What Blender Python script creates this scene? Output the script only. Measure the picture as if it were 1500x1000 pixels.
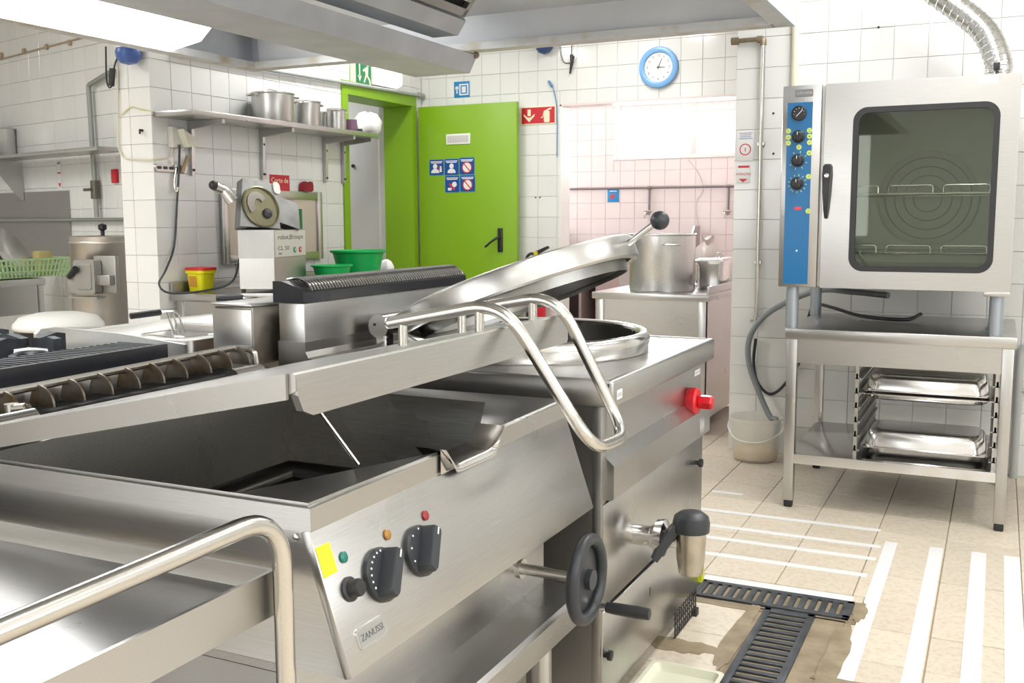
import bpy, bmesh, math, random
import numpy as np
from mathutils import Matrix, Vector
random.seed(7)
PI = math.pi
sc = bpy.context.scene
C = bpy.context.collection
for o in list(bpy.data.objects): bpy.data.objects.remove(o)

# ------------------------------------------------------------------ camera
FPX = 1480.0; H = 1.22
YAW, PIT, ROL = [math.radians(a) for a in (25.7, 6.85, -.22)]
_f = np.array([-math.sin(YAW)*math.cos(PIT), math.cos(YAW)*math.cos(PIT), -math.sin(PIT)])
_r = np.array([math.cos(YAW), math.sin(YAW), 0.]); _u = np.cross(_r, _f)
_r, _u = _r*math.cos(ROL)+_u*math.sin(ROL), -_r*math.sin(ROL)+_u*math.cos(ROL)
_O = np.array([0, 0, H])
cd = bpy.data.cameras.new('camera'); cam = bpy.data.objects.new('camera', cd); C.objects.link(cam)
cd.sensor_width = 36; cd.lens = FPX/1500*36; cd.clip_start = .02
cam.matrix_world = Matrix(((_r[0], _u[0], -_f[0], 0), (_r[1], _u[1], -_f[1], 0), (_r[2], _u[2], -_f[2], H), (0, 0, 0, 1)))
sc.camera = cam
def ray(x, y): return _f+(x-750)/FPX*_r+(500-y)/FPX*_u
def PZ(x, y, z=0): d = ray(x, y); return _O+d*(z-H)/d[2]      # photo point lying at height z
def PY(x, y, Y): d = ray(x, y); return _O+d*Y/d[1]            # photo point lying on the plane Y
def PX(x, y, X): d = ray(x, y); return _O+d*X/d[0]            # photo point lying on the plane X

# ------------------------------------------------------------------ world, view
w = bpy.data.worlds.new('world'); sc.world = w; w.use_nodes = True
w.node_tree.nodes['Background'].inputs[0].default_value = (.95, .97, 1, 1)
w.node_tree.nodes['Background'].inputs[1].default_value = 1.0
sc.view_settings.view_transform = 'Standard'; sc.view_settings.look = 'None'
sc.view_settings.gamma = 1; sc.view_settings.use_curve_mapping = False
sc.view_settings.exposure = 0.82
sc.cycles.use_denoising = True
sc.cycles.max_bounces = 8; sc.cycles.diffuse_bounces = 4; sc.cycles.glossy_bounces = 5
sc.cycles.transmission_bounces = 6; sc.cycles.transparent_max_bounces = 8
sc.cycles.sample_clamp_indirect = 6; sc.cycles.caustics_reflective = False; sc.cycles.caustics_refractive = False
def area(name, loc, rot, sx, sy, power, col=(1, 1, 1)):
    l = bpy.data.lights.new(name, 'AREA'); l.shape = 'RECTANGLE'; l.size = sx; l.size_y = sy; l.energy = power; l.color = col
    o = bpy.data.objects.new(name, l); C.objects.link(o); o.location = loc; o.rotation_euler = rot; return o
# unseen, assumed ceiling battens (bodies built with the ceiling); window daylight, partly added
CEIL = 2.85
BATTENS = [(-.2, 1.2), (-.2, 3.6), (1.3, 1.2), (1.3, 3.6), (-.2, -1.0), (1.3, -1.0), (-3.6, 1.0), (-5.6, 2.6), (-3.6, 5.4), (-2.3, 5.9), (-3.6, -1.0), (-.5, 4.75)]
for bx_, by_ in BATTENS:
    area('assumed_batten_light', (bx_, by_, CEIL-.115), (0, 0, 0), .18, 1.2, (11 if by_ > 5 else 22) if bx_ < -1.5 else 11, (1, .985, .95))
area('added_right_window_light', (2.28, 1.4, 1.65), (0, math.radians(90), 0), 1.3, 2.6, 22, (.93, .97, 1))  # unseen window light, added so the steel has something bright to reflect
area('added_front_window_light', (-2.6, -2.18, 1.65), (math.radians(90), 0, 0), 2.8, 1.2, 22, (.95, .98, 1))  # second unseen window light, added behind the camera
area('daylight_washroom_window', (-2.83, 9.33, 2.02), (math.radians(-90), 0, 0), 1.1, .45, 34, (1, .97, .96))
area('washroom_side_fill', (-5.3, 8.2, 1.7), (0, math.radians(-90), 0), 1.0, .9, 15, (1, .95, .93))  # unseen fill light brightening the wash-room; that side has no window
area('corridor_light', (-5.6, 6.4, 2.5), (0, 0, 0), .4, 1.2, 9, (1, 1, 1))

# ------------------------------------------------------------------ materials
MATS = {}
def nt(name):
    m = bpy.data.materials.new(name); m.use_nodes = True; t = m.node_tree
    return m, t, t.nodes['Principled BSDF']
def mat(name, col, rough=.5, metal=0., var=0., scale=8., bump=0., bscale=60., stretch=None, spec=.5, objvar=0., alpha=1., trans=0., emit=None, estr=0., col2=None, coat=0., vlo=.35, vhi=.65, detail=4.):
    if name in MATS: return MATS[name]
    m, t, p = nt(name); N, L = t.nodes, t.links
    p.inputs['Base Color'].default_value = (*col, 1); p.inputs['Roughness'].default_value = rough
    p.inputs['Metallic'].default_value = metal; p.inputs['Specular IOR Level'].default_value = spec
    p.inputs['Alpha'].default_value = alpha; p.inputs['Transmission Weight'].default_value = trans; p.inputs['Coat Weight'].default_value = coat
    if emit: p.inputs['Emission Color'].default_value = (*emit, 1); p.inputs['Emission Strength'].default_value = estr
    tc = N.new('ShaderNodeTexCoord'); mp = N.new('ShaderNodeMapping'); L.new(tc.outputs['Object'], mp.inputs[0])
    if stretch: mp.inputs['Scale'].default_value = stretch
    colout = None
    if var or col2:
        n = N.new('ShaderNodeTexNoise'); n.inputs['Scale'].default_value = scale; n.inputs['Detail'].default_value = detail; L.new(mp.outputs[0], n.inputs[0])
        cr = N.new('ShaderNodeValToRGB'); cr.color_ramp.elements[0].position = vlo; cr.color_ramp.elements[1].position = vhi
        a = col2 if col2 else [c*(1-var) for c in col]
        cr.color_ramp.elements[0].color = (*a, 1); cr.color_ramp.elements[1].color = (*col, 1)
        L.new(n.outputs[0], cr.inputs[0]); colout = cr.outputs[0]
    if objvar:
        oi = N.new('ShaderNodeObjectInfo'); mr = N.new('ShaderNodeMapRange'); mr.inputs[3].default_value = 1-objvar; mr.inputs[4].default_value = 1
        L.new(oi.outputs['Random'], mr.inputs[0]); hs = N.new('ShaderNodeHueSaturation'); L.new(mr.outputs[0], hs.inputs['Value'])
        if colout: L.new(colout, hs.inputs['Color'])
        else: hs.inputs['Color'].default_value = (*col, 1)
        colout = hs.outputs[0]
    if colout: L.new(colout, p.inputs['Base Color'])
    if bump:
        n2 = N.new('ShaderNodeTexNoise'); n2.inputs['Scale'].default_value = bscale; n2.inputs['Detail'].default_value = 3; L.new(mp.outputs[0], n2.inputs[0])
        b = N.new('ShaderNodeBump'); b.inputs['Strength'].default_value = bump; b.inputs['Distance'].default_value = .002
        L.new(n2.outputs[0], b.inputs['Height']); L.new(b.outputs[0], p.inputs['Normal'])
    MATS[name] = m; return m
def steel(name, col=(.52, .515, .505), rough=.3, grain=(1, 60, 60), bump=.05, smudge=.10):
    """brushed stainless steel: fine grain along one axis, smudges in the gloss"""
    if name in MATS: return MATS[name]
    m, t, p = nt(name); N, L = t.nodes, t.links
    p.inputs['Metallic'].default_value = 1; p.inputs['Base Color'].default_value = (*col, 1)
    tc = N.new('ShaderNodeTexCoord'); mp = N.new('ShaderNodeMapping'); mp.inputs['Scale'].default_value = grain; L.new(tc.outputs['Object'], mp.inputs[0])
    n = N.new('ShaderNodeTexNoise'); n.inputs['Scale'].default_value = 14; n.inputs['Detail'].default_value = 3; L.new(mp.outputs[0], n.inputs[0])
    cr = N.new('ShaderNodeValToRGB'); cr.color_ramp.elements[0].position = .3; cr.color_ramp.elements[1].position = .7
    cr.color_ramp.elements[0].color = (*[c*(1-bump*1.6) for c in col], 1); cr.color_ramp.elements[1].color = (*[min(1, c*(1+bump*.8)) for c in col], 1)
    L.new(n.outputs[0], cr.inputs[0]); L.new(cr.outputs[0], p.inputs['Base Color'])
    n2 = N.new('ShaderNodeTexNoise'); n2.inputs['Scale'].default_value = 5; n2.inputs['Detail'].default_value = 4; L.new(tc.outputs['Object'], n2.inputs[0])
    mr = N.new('ShaderNodeMapRange'); mr.clamp = False; mr.inputs[1].default_value = .2; mr.inputs[2].default_value = .8
    mr.inputs[3].default_value = rough-smudge*.5; mr.inputs[4].default_value = rough+smudge*.5
    L.new(n2.outputs[0], mr.inputs[0]); L.new(mr.outputs[0], p.inputs['Roughness'])
    MATS[name] = m; return m
def emis(name, col, s):
    if name in MATS: return MATS[name]
    m = bpy.data.materials.new(name); m.use_nodes = True; t = m.node_tree; t.nodes.clear()
    e = t.nodes.new('ShaderNodeEmission'); e.inputs[0].default_value = (*col, 1); e.inputs[1].default_value = s
    o = t.nodes.new('ShaderNodeOutputMaterial'); t.links.new(e.outputs[0], o.inputs[0]); MATS[name] = m; return m

STEEL = steel('brushed_steel_x', grain=(1, 60, 60)); STEELY = steel('brushed_steel_y', grain=(60, 1, 60)); STEELZ = steel('brushed_steel_z', grain=(60, 60, 1))
POLISH = steel('polished_steel', (.70, .69, .68), .16, (20, 20, 20), .03, .06)
TUBE = steel('satin_tube', (.66, .64, .60), .24, (30, 30, 30), .04, .08)
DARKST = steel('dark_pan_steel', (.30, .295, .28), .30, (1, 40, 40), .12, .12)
DULLST = steel('dull_steel', (.42, .41, .40), .38, (60, 1, 60), .12, .12)  # darker, rougher brushed steel
ALU = steel('spun_aluminium', (.74, .74, .73), .34, (6, 6, 90), .15, .1)
GALV = mat('galvanised_hood', (.68, .71, .76), .45, .6, var=.16, scale=5, bump=.1, bscale=30)
HOODIN = mat('hood_inner_sheet', (.78, .81, .85), .5, .25, var=.10, scale=3.5)
HOODSTAIN = mat('hood_lip_grease', (.66, .67, .68), .5, .6, col2=(.50, .44, .33), scale=9, vlo=.25, vhi=.5)
TILE = mat('white_glazed_tile', (.86, .87, .86), .13, objvar=.05, bump=.05, bscale=9)
GROUT = mat('grey_grout', (.70, .70, .68), .9)
PINKT = mat('pink_lit_tile', (.86, .76, .75), .2, objvar=.04)  # pinkish cast of the wash-room light put into the tile colour
PINKG = mat('pink_lit_grout', (.74, .66, .65), .9)  # same pinkish light cast in the joint colour
FLOORT = mat('speckled_floor_tile', (.76, .68, .56), .40, col2=(.66, .56, .44), scale=60, vlo=.3, vhi=.55, objvar=.10, bump=.1, bscale=60)
FGROUT = mat('dirty_floor_joint', (.40, .33, .25), .85)
CEMENT = mat('wet_cement_patch', (.36, .29, .19), .55, col2=(.24, .19, .12), scale=14, bump=.6, bscale=40)
WHITEP = mat('white_plaster', (.88, .88, .87), .6)
BLACKP = mat('black_plastic', (.018, .019, .022), .38)
DARKGREY = mat('charcoal_plastic', (.028, .032, .038), .4)
RUBBER = mat('black_rubber', (.02, .02, .02), .6)
IRON = mat('cast_iron_grate', (.10, .11, .125), .5, .7, var=.4, scale=14, bump=.3, bscale=60)
BLACKEN = mat('black_enamel', (.02, .022, .03), .25, bump=.1, bscale=20)
GREEN = mat('lime_green_paint', (.235, .44, .012), .42, bump=.06, bscale=120)
GREENPL = mat('green_plastic', (.005, .50, .11), .35)
BLUEP = mat('oven_panel_blue', (.01, .145, .36), .35)
WHITEPL = mat('white_plastic', (.86, .86, .84), .4)
TAPE = mat('white_tape', (.86, .87, .88), .5, var=.05, scale=20)
BRASS = mat('weathered_brass', (.33, .27, .19), .5, .8, var=.4, scale=30)
CREAM = mat('cream_painted_pipe', (.74, .70, .57), .5)
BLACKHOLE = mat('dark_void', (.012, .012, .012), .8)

# ------------------------------------------------------------------ builders
WL = {}
class B:
    def __init__(s): s.bm = bmesh.new()
    def box(s, x0, x1, y0, y1, z0, z1, bev=0., seg=2):
        v = [s.bm.verts.new(p) for p in ((x0, y0, z0), (x1, y0, z0), (x1, y1, z0), (x0, y1, z0), (x0, y0, z1), (x1, y0, z1), (x1, y1, z1), (x0, y1, z1))]
        fs = [s.bm.faces.new([v[i] for i in q]) for q in ((3, 2, 1, 0), (4, 5, 6, 7), (0, 1, 5, 4), (1, 2, 6, 5), (2, 3, 7, 6), (3, 0, 4, 7))]
        if bev:
            es = list({e for f in fs for e in f.edges})
            bmesh.ops.bevel(s.bm, geom=es, offset=bev, segments=seg, affect='EDGES', profile=.5, clamp_overlap=True)
        return s
    def loft(s, loops, cap0=True, cap1=True, closed=True):
        rows = [[s.bm.verts.new(p) for p in l] for l in loops]
        n = len(rows[0]); k = n if closed else n-1
        for a, b in zip(rows, rows[1:]):
            for i in range(k):
                try: s.bm.faces.new((a[i], a[(i+1) % n], b[(i+1) % n], b[i]))
                except ValueError: pass
        if cap0: s.bm.faces.new(rows[0][::-1])
        if cap1: s.bm.faces.new(rows[-1])
        return s
    def cyl(s, p0, p1, r, r2=None, seg=16, cap=True):
        p0, p1 = Vector(p0), Vector(p1); r2 = r if r2 is None else r2
        z = (p1-p0).normalized(); x = z.orthogonal().normalized(); y = z.cross(x)
        lp = [[p+x*(q*math.cos(2*PI*i/seg))+y*(q*math.sin(2*PI*i/seg)) for i in range(seg)] for p, q in ((p0, r), (p1, r2))]
        return s.loft(lp, cap, cap)
    def tube(s, pts, r, seg=10, cap=True, closed=False):
        pts = [Vector(p) for p in pts]; n = len(pts); rows = []; x = None
        for i, p in enumerate(pts):
            t = (pts[(i+1) % n]-pts[i-1]) if closed else (pts[min(i+1, n-1)]-pts[max(i-1, 0)])
            t.normalize()
            x = t.orthogonal().normalized() if x is None else (x-t*x.dot(t)).normalized()
            y = t.cross(x); rr = r[i] if isinstance(r, (list, tuple)) else r
            rows.append([p+x*(rr*math.cos(2*PI*k/seg))+y*(rr*math.sin(2*PI*k/seg)) for k in range(seg)])
        if closed: rows.append(rows[0]); return s.loft(rows, False, False)
        return s.loft(rows, cap, cap)
    def lathe(s, prof, c=(0, 0, 0), seg=32, cap0=True, cap1=True, ax='Z'):
        c = Vector(c); lp = []
        for r, h in prof:
            l = []
            for i in range(seg):
                a = 2*PI*i/seg; u, v = r*math.cos(a), r*math.sin(a)
                l.append(c+Vector({'Z': (u, v, h), 'X': (h, u, v), 'Y': (v, h, u)}[ax]))
            lp.append(l)
        return s.loft(lp, cap0, cap1)
    def prism(s, poly, ax, a0, a1):
        """extrude a polygon: ax 'Y' takes (x,z), 'X' takes (y,z), 'Z' takes (x,y)"""
        f = {'Y': lambda p, a: (p[0], a, p[1]), 'X': lambda p, a: (a, p[0], p[1]), 'Z': lambda p, a: (p[0], p[1], a)}[ax]
        return s.loft([[f(p, a0) for p in poly], [f(p, a1) for p in poly]])
    def face(s, *pts): s.bm.faces.new([s.bm.verts.new(p) for p in pts]); return s
    def sphere(s, c, r, seg=16, rings=10, sz=1.):
        return s.lathe([(max(r*math.sin(PI*i/rings), 1e-5), -r*sz*math.cos(PI*i/rings)) for i in range(rings+1)], c, seg)
def ring(poly_out, poly_in, z0, z1, b):
    """flat frame between two polygons with equal vertex counts"""
    n = len(poly_out); f = lambda P, z: [(p[0], p[1], z) for p in P]
    b.loft([f(poly_out, z0), f(poly_out, z1), f(poly_in, z1), f(poly_in, z0), f(poly_out, z0)], False, False); return b
def rrect(x0, x1, y0, y1, r, n=5):
    out = []
    for cx, cy, a0 in ((x1-r, y1-r, 0), (x0+r, y1-r, 90), (x0+r, y0+r, 180), (x1-r, y0+r, 270)):
        for i in range(n+1):
            a = math.radians(a0+90*i/n); out.append((cx+r*math.cos(a), cy+r*math.sin(a)))
    return out
def at_z(loop, z): return [(p[0], p[1], z) for p in loop]
def fillet(pts, rad, n=6):
    pts = [Vector(p) for p in pts]; out = [pts[0]]
    for a, p, c in zip(pts, pts[1:], pts[2:]):
        d0, d1 = (a-p), (c-p); k = min(rad, d0.length*.49, d1.length*.49)
        q0, q1 = p+d0.normalized()*k, p+d1.normalized()*k
        for i in range(n+1):
            t = i/n; out.append(q0*(1-t)**2+p*(2*t*(1-t))+q1*t*t)
    return out+[pts[-1]]
def smooth_path(pts, n=8):
    pts = [Vector(p) for p in pts]; P = [pts[0]*2-pts[1]]+pts+[pts[-1]*2-pts[-2]]; out = []
    for i in range(1, len(P)-2):
        for k in range(n):
            t = k/n; a, b, c, d = P[i-1:i+3]
            out.append(.5*((2*b)+(c-a)*t+(2*a-5*b+4*c-d)*t*t+(3*b-a-3*c+d)*t**3))
    return out+[pts[-1]]
def link(name, me, m, parent):
    o = bpy.data.objects.new(name, me); C.objects.link(o)
    if m and not me.materials: me.materials.append(m)
    if parent: o.parent = parent; WL[o.name] = WL.get(parent.name, Vector())
    else: WL[o.name] = Vector()
    return o
def obj(name, b, m, parent=None, M=None, ang=35, smooth=True, label=None):
    me = bpy.data.meshes.new(name)
    bmesh.ops.recalc_face_normals(b.bm, faces=b.bm.faces[:])
    b.bm.to_mesh(me); b.bm.free()
    if M is not None: me.transform(M)
    base = WL.get(parent.name, Vector()) if parent else None
    if parent is None:      # a one-mesh thing: origin at its foot
        xs = [v.co for v in me.vertices]; lo = Vector([min(v[i] for v in xs) for i in range(3)]); hi = Vector([max(v[i] for v in xs) for i in range(3)])
        base = Vector(((lo.x+hi.x)/2, (lo.y+hi.y)/2, lo.z))
    me.transform(Matrix.Translation(-base))
    if smooth:
        for p in me.polygons: p.use_smooth = True
        me.set_sharp_from_angle(angle=math.radians(ang))
    o = link(name, me, m, parent)
    if parent is None: o.location = base; WL[o.name] = base
    if label: o['label'] = label
    return o
def tag(o, label, cat, group=None, kind=None):
    o['label'] = label; o['category'] = cat
    if group: o['group'] = group
    if kind: o['kind'] = kind
    return o
def thing(name, label, cat, loc, group=None, kind=None):
    o = bpy.data.objects.new(name, None); o.empty_display_size = .1; C.objects.link(o)
    o.location = Vector(loc); WL[o.name] = Vector(loc); return tag(o, label, cat, group, kind)
def frame(o, u, wv):
    """local axes: x along u, y = up, z = out of the surface"""
    u, wv = Vector(u).normalized(), Vector(wv).normalized(); v = wv.cross(u); o = Vector(o)
    return Matrix(((u.x, v.x, wv.x, o.x), (u.y, v.y, wv.y, o.y), (u.z, v.z, wv.z, o.z), (0, 0, 0, 1)))
def text(name, s, size, M, m, parent, ext=.0004, align='CENTER', sx=1., fit=0):
    cu = bpy.data.curves.new('txt', 'FONT'); cu.body = s; cu.size = size; cu.extrude = ext; cu.align_x = align; cu.align_y = 'CENTER'; cu.resolution_u = 3
    t = bpy.data.objects.new('txt', cu); C.objects.link(t)
    me = bpy.data.meshes.new_from_object(t.evaluated_get(bpy.context.evaluated_depsgraph_get()))
    bpy.data.objects.remove(t); bpy.data.curves.remove(cu)
    if fit: xs = [v.co.x for v in me.vertices]; sx = fit/(max(xs)-min(xs))
    me.name = name; me.transform(Matrix.Diagonal((sx, 1, 1, 1))); me.transform(M); me.transform(Matrix.Translation(-WL.get(parent.name, Vector())))
    me.materials.clear()
    return link(name, me, m, parent)
def plate(b, x0, x1, y0, y1, t=.0006, z=0.): return b.box(x0, x1, y0, y1, z, z+t)
def disc(b, x, y, r, z0=0, z1=.0008, seg=24): return b.lathe([(r, z0), (r, z1)], (x, y, 0), seg)
# ================================================================== STRUCTURE
XL, YB, YO, YP, XP = -4.12, 6.95, 5.28, 4.126, -1.26     # shelf wall, clock wall, oven wall, wall end, pier edge
T = .1535
def struct(name, b, m, label, cat): 
    o = obj(name, b, m, smooth=False); o.location = Vector(); o.data.transform(Matrix.Translation(WL[o.name])); WL[o.name] = Vector()
    return tag(o, label, cat, kind='structure')
def tiles(wall, F, m, u0, u1, v0, v1, tu, tv, uo, vo, mask=None, near=None, th=.006, gap=.0024, name='tile', bev=.0015):
    """F: frame of the surface (x = u, y = v, z = out). One object per tile, one shared mesh for whole tiles."""
    def mesh(a, b_, ju, jv):
        b = B(); b.box(0, a, 0, b_, -.004, th)
        if bev:
            es = [e for e in b.bm.edges if all(v.co.z > 0 for v in e.verts)]
            bmesh.ops.bevel(b.bm, geom=es, offset=bev, segments=1, affect='EDGES')
        me = bpy.data.meshes.new(name); b.bm.to_mesh(me); b.bm.free(); me.transform(F.to_3x3().to_4x4()); me.materials.append(m); return me
    cache = {}; rest = []
    i0, i1 = math.floor((u0-uo)/tu), math.ceil((u1-uo)/tu); j0, j1 = math.floor((v0-vo)/tv), math.ceil((v1-vo)/tv)
    for i in range(i0, i1):
        for j in range(j0, j1):
            a0, a1 = max(uo+i*tu, u0), min(uo+(i+1)*tu, u1); b0, b1 = max(vo+j*tv, v0), min(vo+(j+1)*tv, v1)
            pieces = [(a0, a1, b0, b1)]
            if mask: pieces = mask(a0, a1, b0, b1)
            for a0, a1, b0, b1 in pieces:
                if a1-a0 < .012 or b1-b0 < .012: continue
                k = (round(a1-a0, 3), round(b1-b0, 3)); c = ((a0+a1)/2, (b0+b1)/2)
                p = F @ Vector((a0+gap/2, b0+gap/2, random.uniform(-.0006, .0004)))
                if near is None or near(*c):
                    if k not in cache: cache[k] = mesh(k[0]-gap, k[1]-gap, 0, 0)
                    o = bpy.data.objects.new(name, cache[k]); C.objects.link(o); o.parent = wall; o.location = p-WL[wall.name]
                else: rest.append((p, k))
    if rest:
        b = B(); R = F.to_3x3()
        for p, k in rest:
            n0 = len(b.bm.verts); b.box(0, k[0]-gap, 0, k[1]-gap, 0, th); b.bm.verts.ensure_lookup_table()
            for v in b.bm.verts[n0:]: v.co = p+R @ v.co
        o = obj('tile_field', b, m, wall, smooth=False); o['kind'] = 'stuff'
def cut(holes):
    """keep the pieces of a tile outside rectangular holes"""
    def f(a0, a1, b0, b1):
        out = [(a0, a1, b0, b1)]
        for h0, h1, k0, k1 in holes:
            nxt = []
            for p0, p1, q0, q1 in out:
                if p1 <= h0 or p0 >= h1 or q1 <= k0 or q0 >= k1: nxt.append((p0, p1, q0, q1)); continue
                if p0 < h0: nxt.append((p0, h0, q0, q1))
                if p1 > h1: nxt.append((h1, p1, q0, q1))
                c0, c1 = max(p0, h0), min(p1, h1)
                if q0 < k0: nxt.append((c0, c1, q0, k0))
                if q1 > k1: nxt.append((c0, c1, k1, q1))
            out = nxt
        return out
    return f
# ---- floor
floor = struct('floor', B().box(-8, 2.4, -2.3, 10, -.12, -.004), FGROUT, 'beige speckled tiled kitchen floor with a cement patch by the drains', 'floor')
FT = .2495
FF = frame((0, 0, -.006), (1, 0, 0), (0, 0, 1))     # v = +Y
patch = [(-.877, -.34, 3.10, 3.285), (-.635, -.37, 2.2, 3.11)]
tiles(floor, FF, FLOORT, -8, 2.3, -2.2, 6.9, FT, FT, -.877, 3.59, cut(patch), near=lambda x, y: -1.45 < x < .75 and 1.9 < y < 5.4, gap=.004, bev=.001)
b = B(); 
for x0, x1, y0, y1 in patch:
    n = 10
    b.box(x0, x1, y0, y1, -.004, -.0015)
obj('cement_patch', b, CEMENT, floor, smooth=False)
# ragged cement smears lying over the broken tile edges
def smear(cx, cy, rx, ry, seed, z=.0012):
    rnd = random.Random(seed); b = B(); n = 28
    rs = [rnd.uniform(.75, 1.08) for _ in range(n)]
    lo = [(cx+rx*math.cos(2*PI*i/n)*rs[i], cy+ry*math.sin(2*PI*i/n)*rs[i]) for i in range(n)]
    b.loft([at_z(lo, -.001), at_z(lo, z)], True, False)
    for i in range(n): b.face((cx, cy, z+.0004), (*lo[i], z), (*lo[(i+1) % n], z))
    bmesh.ops.remove_doubles(b.bm, verts=b.bm.verts, dist=1e-6); obj('cement_smear', b, CEMENT, floor, smooth=False)
smear(-.362, 2.80, .035, .34, 1, .0012); smear(-.645, 2.86, .03, .3, 2, .0014); smear(-.25, 2.67, .16, .03, 3, .0016); smear(-.74, 3.09, .14, .025, 4, .0013); smear(-.78, 2.72, .12, .05, 5, .0011); smear(-.338, 3.20, .022, .09, 6, .0018)
# ---- ceiling
ceiling = struct('ceiling', B().box(-8, 2.4, -2.3, 10, CEIL, CEIL+.1), WHITEP, 'white plaster kitchen ceiling', 'ceiling')
# ---- oven wall
wr = struct('wall_right', B().box(XP, 2.4, YO+.006, YO+.3, 0, CEIL), GROUT, 'white tiled wall behind the combi oven', 'wall')
FR = frame((0, YO+.006, 0), (1, 0, 0), (0, -1, 0))
tiles(wr, FR, TILE, XP, 2.3, 0, CEIL, T, .1525, -.81, 1.98, near=lambda x, z: x < .72)
# ---- clock wall with the wash-room opening
OPX, OPZ = -2.95, 2.057
b = B(); b.box(XL-.4, OPX, YB+.006, YB+.16, 0, CEIL); b.box(OPX, -1.0, YB+.006, YB+.16, OPZ, CEIL)
wb = struct('wall_back', b, GROUT, 'white tiled wall with the blue clock above the wash-room opening', 'wall')
FB = frame((0, YB+.006, 0), (1, 0, 0), (0, -1, 0))
tiles(wb, FB, TILE, XL, -1.0, 0, CEIL, .1545, .1525, -2.199, 2.155, cut([(OPX, 9, -1, OPZ)]))
obj('opening_edge', B().box(OPX-.002, OPX+.012, YB-.002, YB+.165, 0, OPZ), WHITEPL, wb)
obj('opening_lintel', B().box(OPX, -1.0, YB-.002, YB+.165, OPZ-.012, OPZ+.004), PINKT, wb)
# ---- shelf wall (thick wall that ends like a pillar) with the green doorway
DY0, DY1, DZ = 5.93, 6.80, 2.10
b = B(); b.box(XL-.24, XL-.006, YP+.006, DY0, 0, CEIL); b.box(XL-.24, XL-.006, DY0, DY1, DZ, CEIL); b.box(XL-.24, XL-.006, DY1, YB+.1, 0, CEIL)
wl = struct('wall_left', b, GROUT, 'white tiled wall carrying the pot shelf and the green doorway', 'wall')
FLW = frame((XL-.006, 0, 0), (0, 1, 0), (1, 0, 0))
tiles(wl, FLW, TILE, YP, YB, 0, CEIL, .1553, .1495, YP, 1.933, cut([(DY0, DY1, -1, DZ)]))
FPI = frame((0, YP+.006, 0), (1, 0, 0), (0, -1, 0))
tiles(wl, FPI, TILE, XL-.24, XL, 0, CEIL, .1553, .1495, XL, 1.933)
# ---- skewed far-left wall
TLv = Vector((.974, -.227, 0)); NLv = Vector((-.227, -.974, 0)); P0 = Vector((-5.83, 5.05, 0))
FFL = frame(P0, TLv, NLv)
b = B(); b.box(-2.6, 1.5, 0, CEIL, -.12, 0); 
for v in b.bm.verts: v.co = FFL @ v.co
wfl = struct('wall_far_left', b, GROUT, 'white tiled wall behind the corner sink table', 'wall')
tiles(wfl, FFL @ Matrix.Translation((0, 0, 0)), TILE, -2.6, 1.5, 0, CEIL, T, .1525, 0, 1.61, near=lambda u, v: -1.5 < u < .9)
def onFL(x, y): d = ray(x, y); n = np.array(NLv); return Vector(_O+d*((np.array(P0)-_O) @ n)/(d @ n))
# ---- other walls of the kitchen, the corridor and the wash-room
struct('wall_side', B().box(2.3, 2.42, -2.3, 5.5, 0, CEIL), WHITEP, 'plain white wall with the added large window', 'wall')
struct('wall_front', B().box(-8, 2.4, -2.32, -2.2, 0, CEIL), WHITEP, 'plain white wall opposite the clock wall', 'wall')
struct('wall_west', B().box(-8.1, -8, -2.3, 10, 0, CEIL), WHITEP, 'plain white end wall past the corner sink', 'wall')
struct('wall_corridor', B().box(-8, XL-.24, 7.3, 7.42, 0, CEIL), WHITEP, 'white corridor wall seen through the green doorway', 'wall')
YW = 9.4
b = B(); wx0, wx1, wz0, wz1 = -3.42, -2.0, 1.79, 2.26
for q in ((-5.5, wx0, 0, CEIL), (wx1, -.6, 0, CEIL), (wx0, wx1, 0, wz0), (wx0, wx1, wz1, CEIL)): b.box(q[0], q[1], YW+.006, YW+.15, q[2], q[3])
wp = struct('wall_washroom', b, PINKG, 'tiled wash-room wall coloured with its pinkish light, around the bright window', 'wall')
tiles(wp, frame((0, YW+.006, 0), (1, 0, 0), (0, -1, 0)), PINKT, -5.4, -.8, 0, CEIL, .1495, .1525, -3.053, 1.687, cut([(wx0, wx1, wz0, wz1)]), near=lambda x, z: -4.1 < x < -1.9 and z > .5)
struct('wall_washroom_right', B().box(-1.0, -.9, YO+.3, YW, 0, CEIL), PINKT, 'side wall of the wash-room coloured with its pinkish light', 'wall')
win = thing('window_1', 'white framed wash-room window glaring with daylight', 'window', (-2.7, YW, wz0), kind='structure')
b = B()
for q in ((wx0, wx0+.05, wz0, wz1), (wx1-.05, wx1, wz0, wz1), (wx0+.0505, wx1-.0505, wz0, wz0+.04), (wx0+.0505, wx1-.0505, wz1-.05, wz1), (-2.68, -2.60, wz0+.0405, wz1-.0505)): b.box(q[0], q[1], YW-.01, YW+.06, q[2], q[3], .004)
obj('window_frame', b, WHITEPL, win)
SKY = emis('daylight_pane', (1, 1, 1), 4.0)
obj('pane', B().box(wx0+.05, -2.68, YW+.03, YW+.035, wz0+.04, wz1-.05), SKY, win); obj('pane', B().box(-2.60, wx1-.05, YW+.03, YW+.035, wz0+.04, wz1-.05), SKY, win)
win2 = thing('added_window_2', 'large white framed window added out of view for daylight', 'window', (2.3, 1.4, 1.0), kind='structure')  # frame for the added right-hand window light, out of view
b = B()
for y0, y1, z0, z1 in ((.05, .11, .98, 2.32), (2.69, 2.75, .98, 2.32), (1.37, 1.43, 1.021, 2.279), (.111, 2.689, .98, 1.02), (.111, 2.689, 2.28, 2.32)): b.box(2.24, 2.31, y0, y1, z0, z1, .004)
obj('window_frame', b, WHITEPL, win2)
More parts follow.
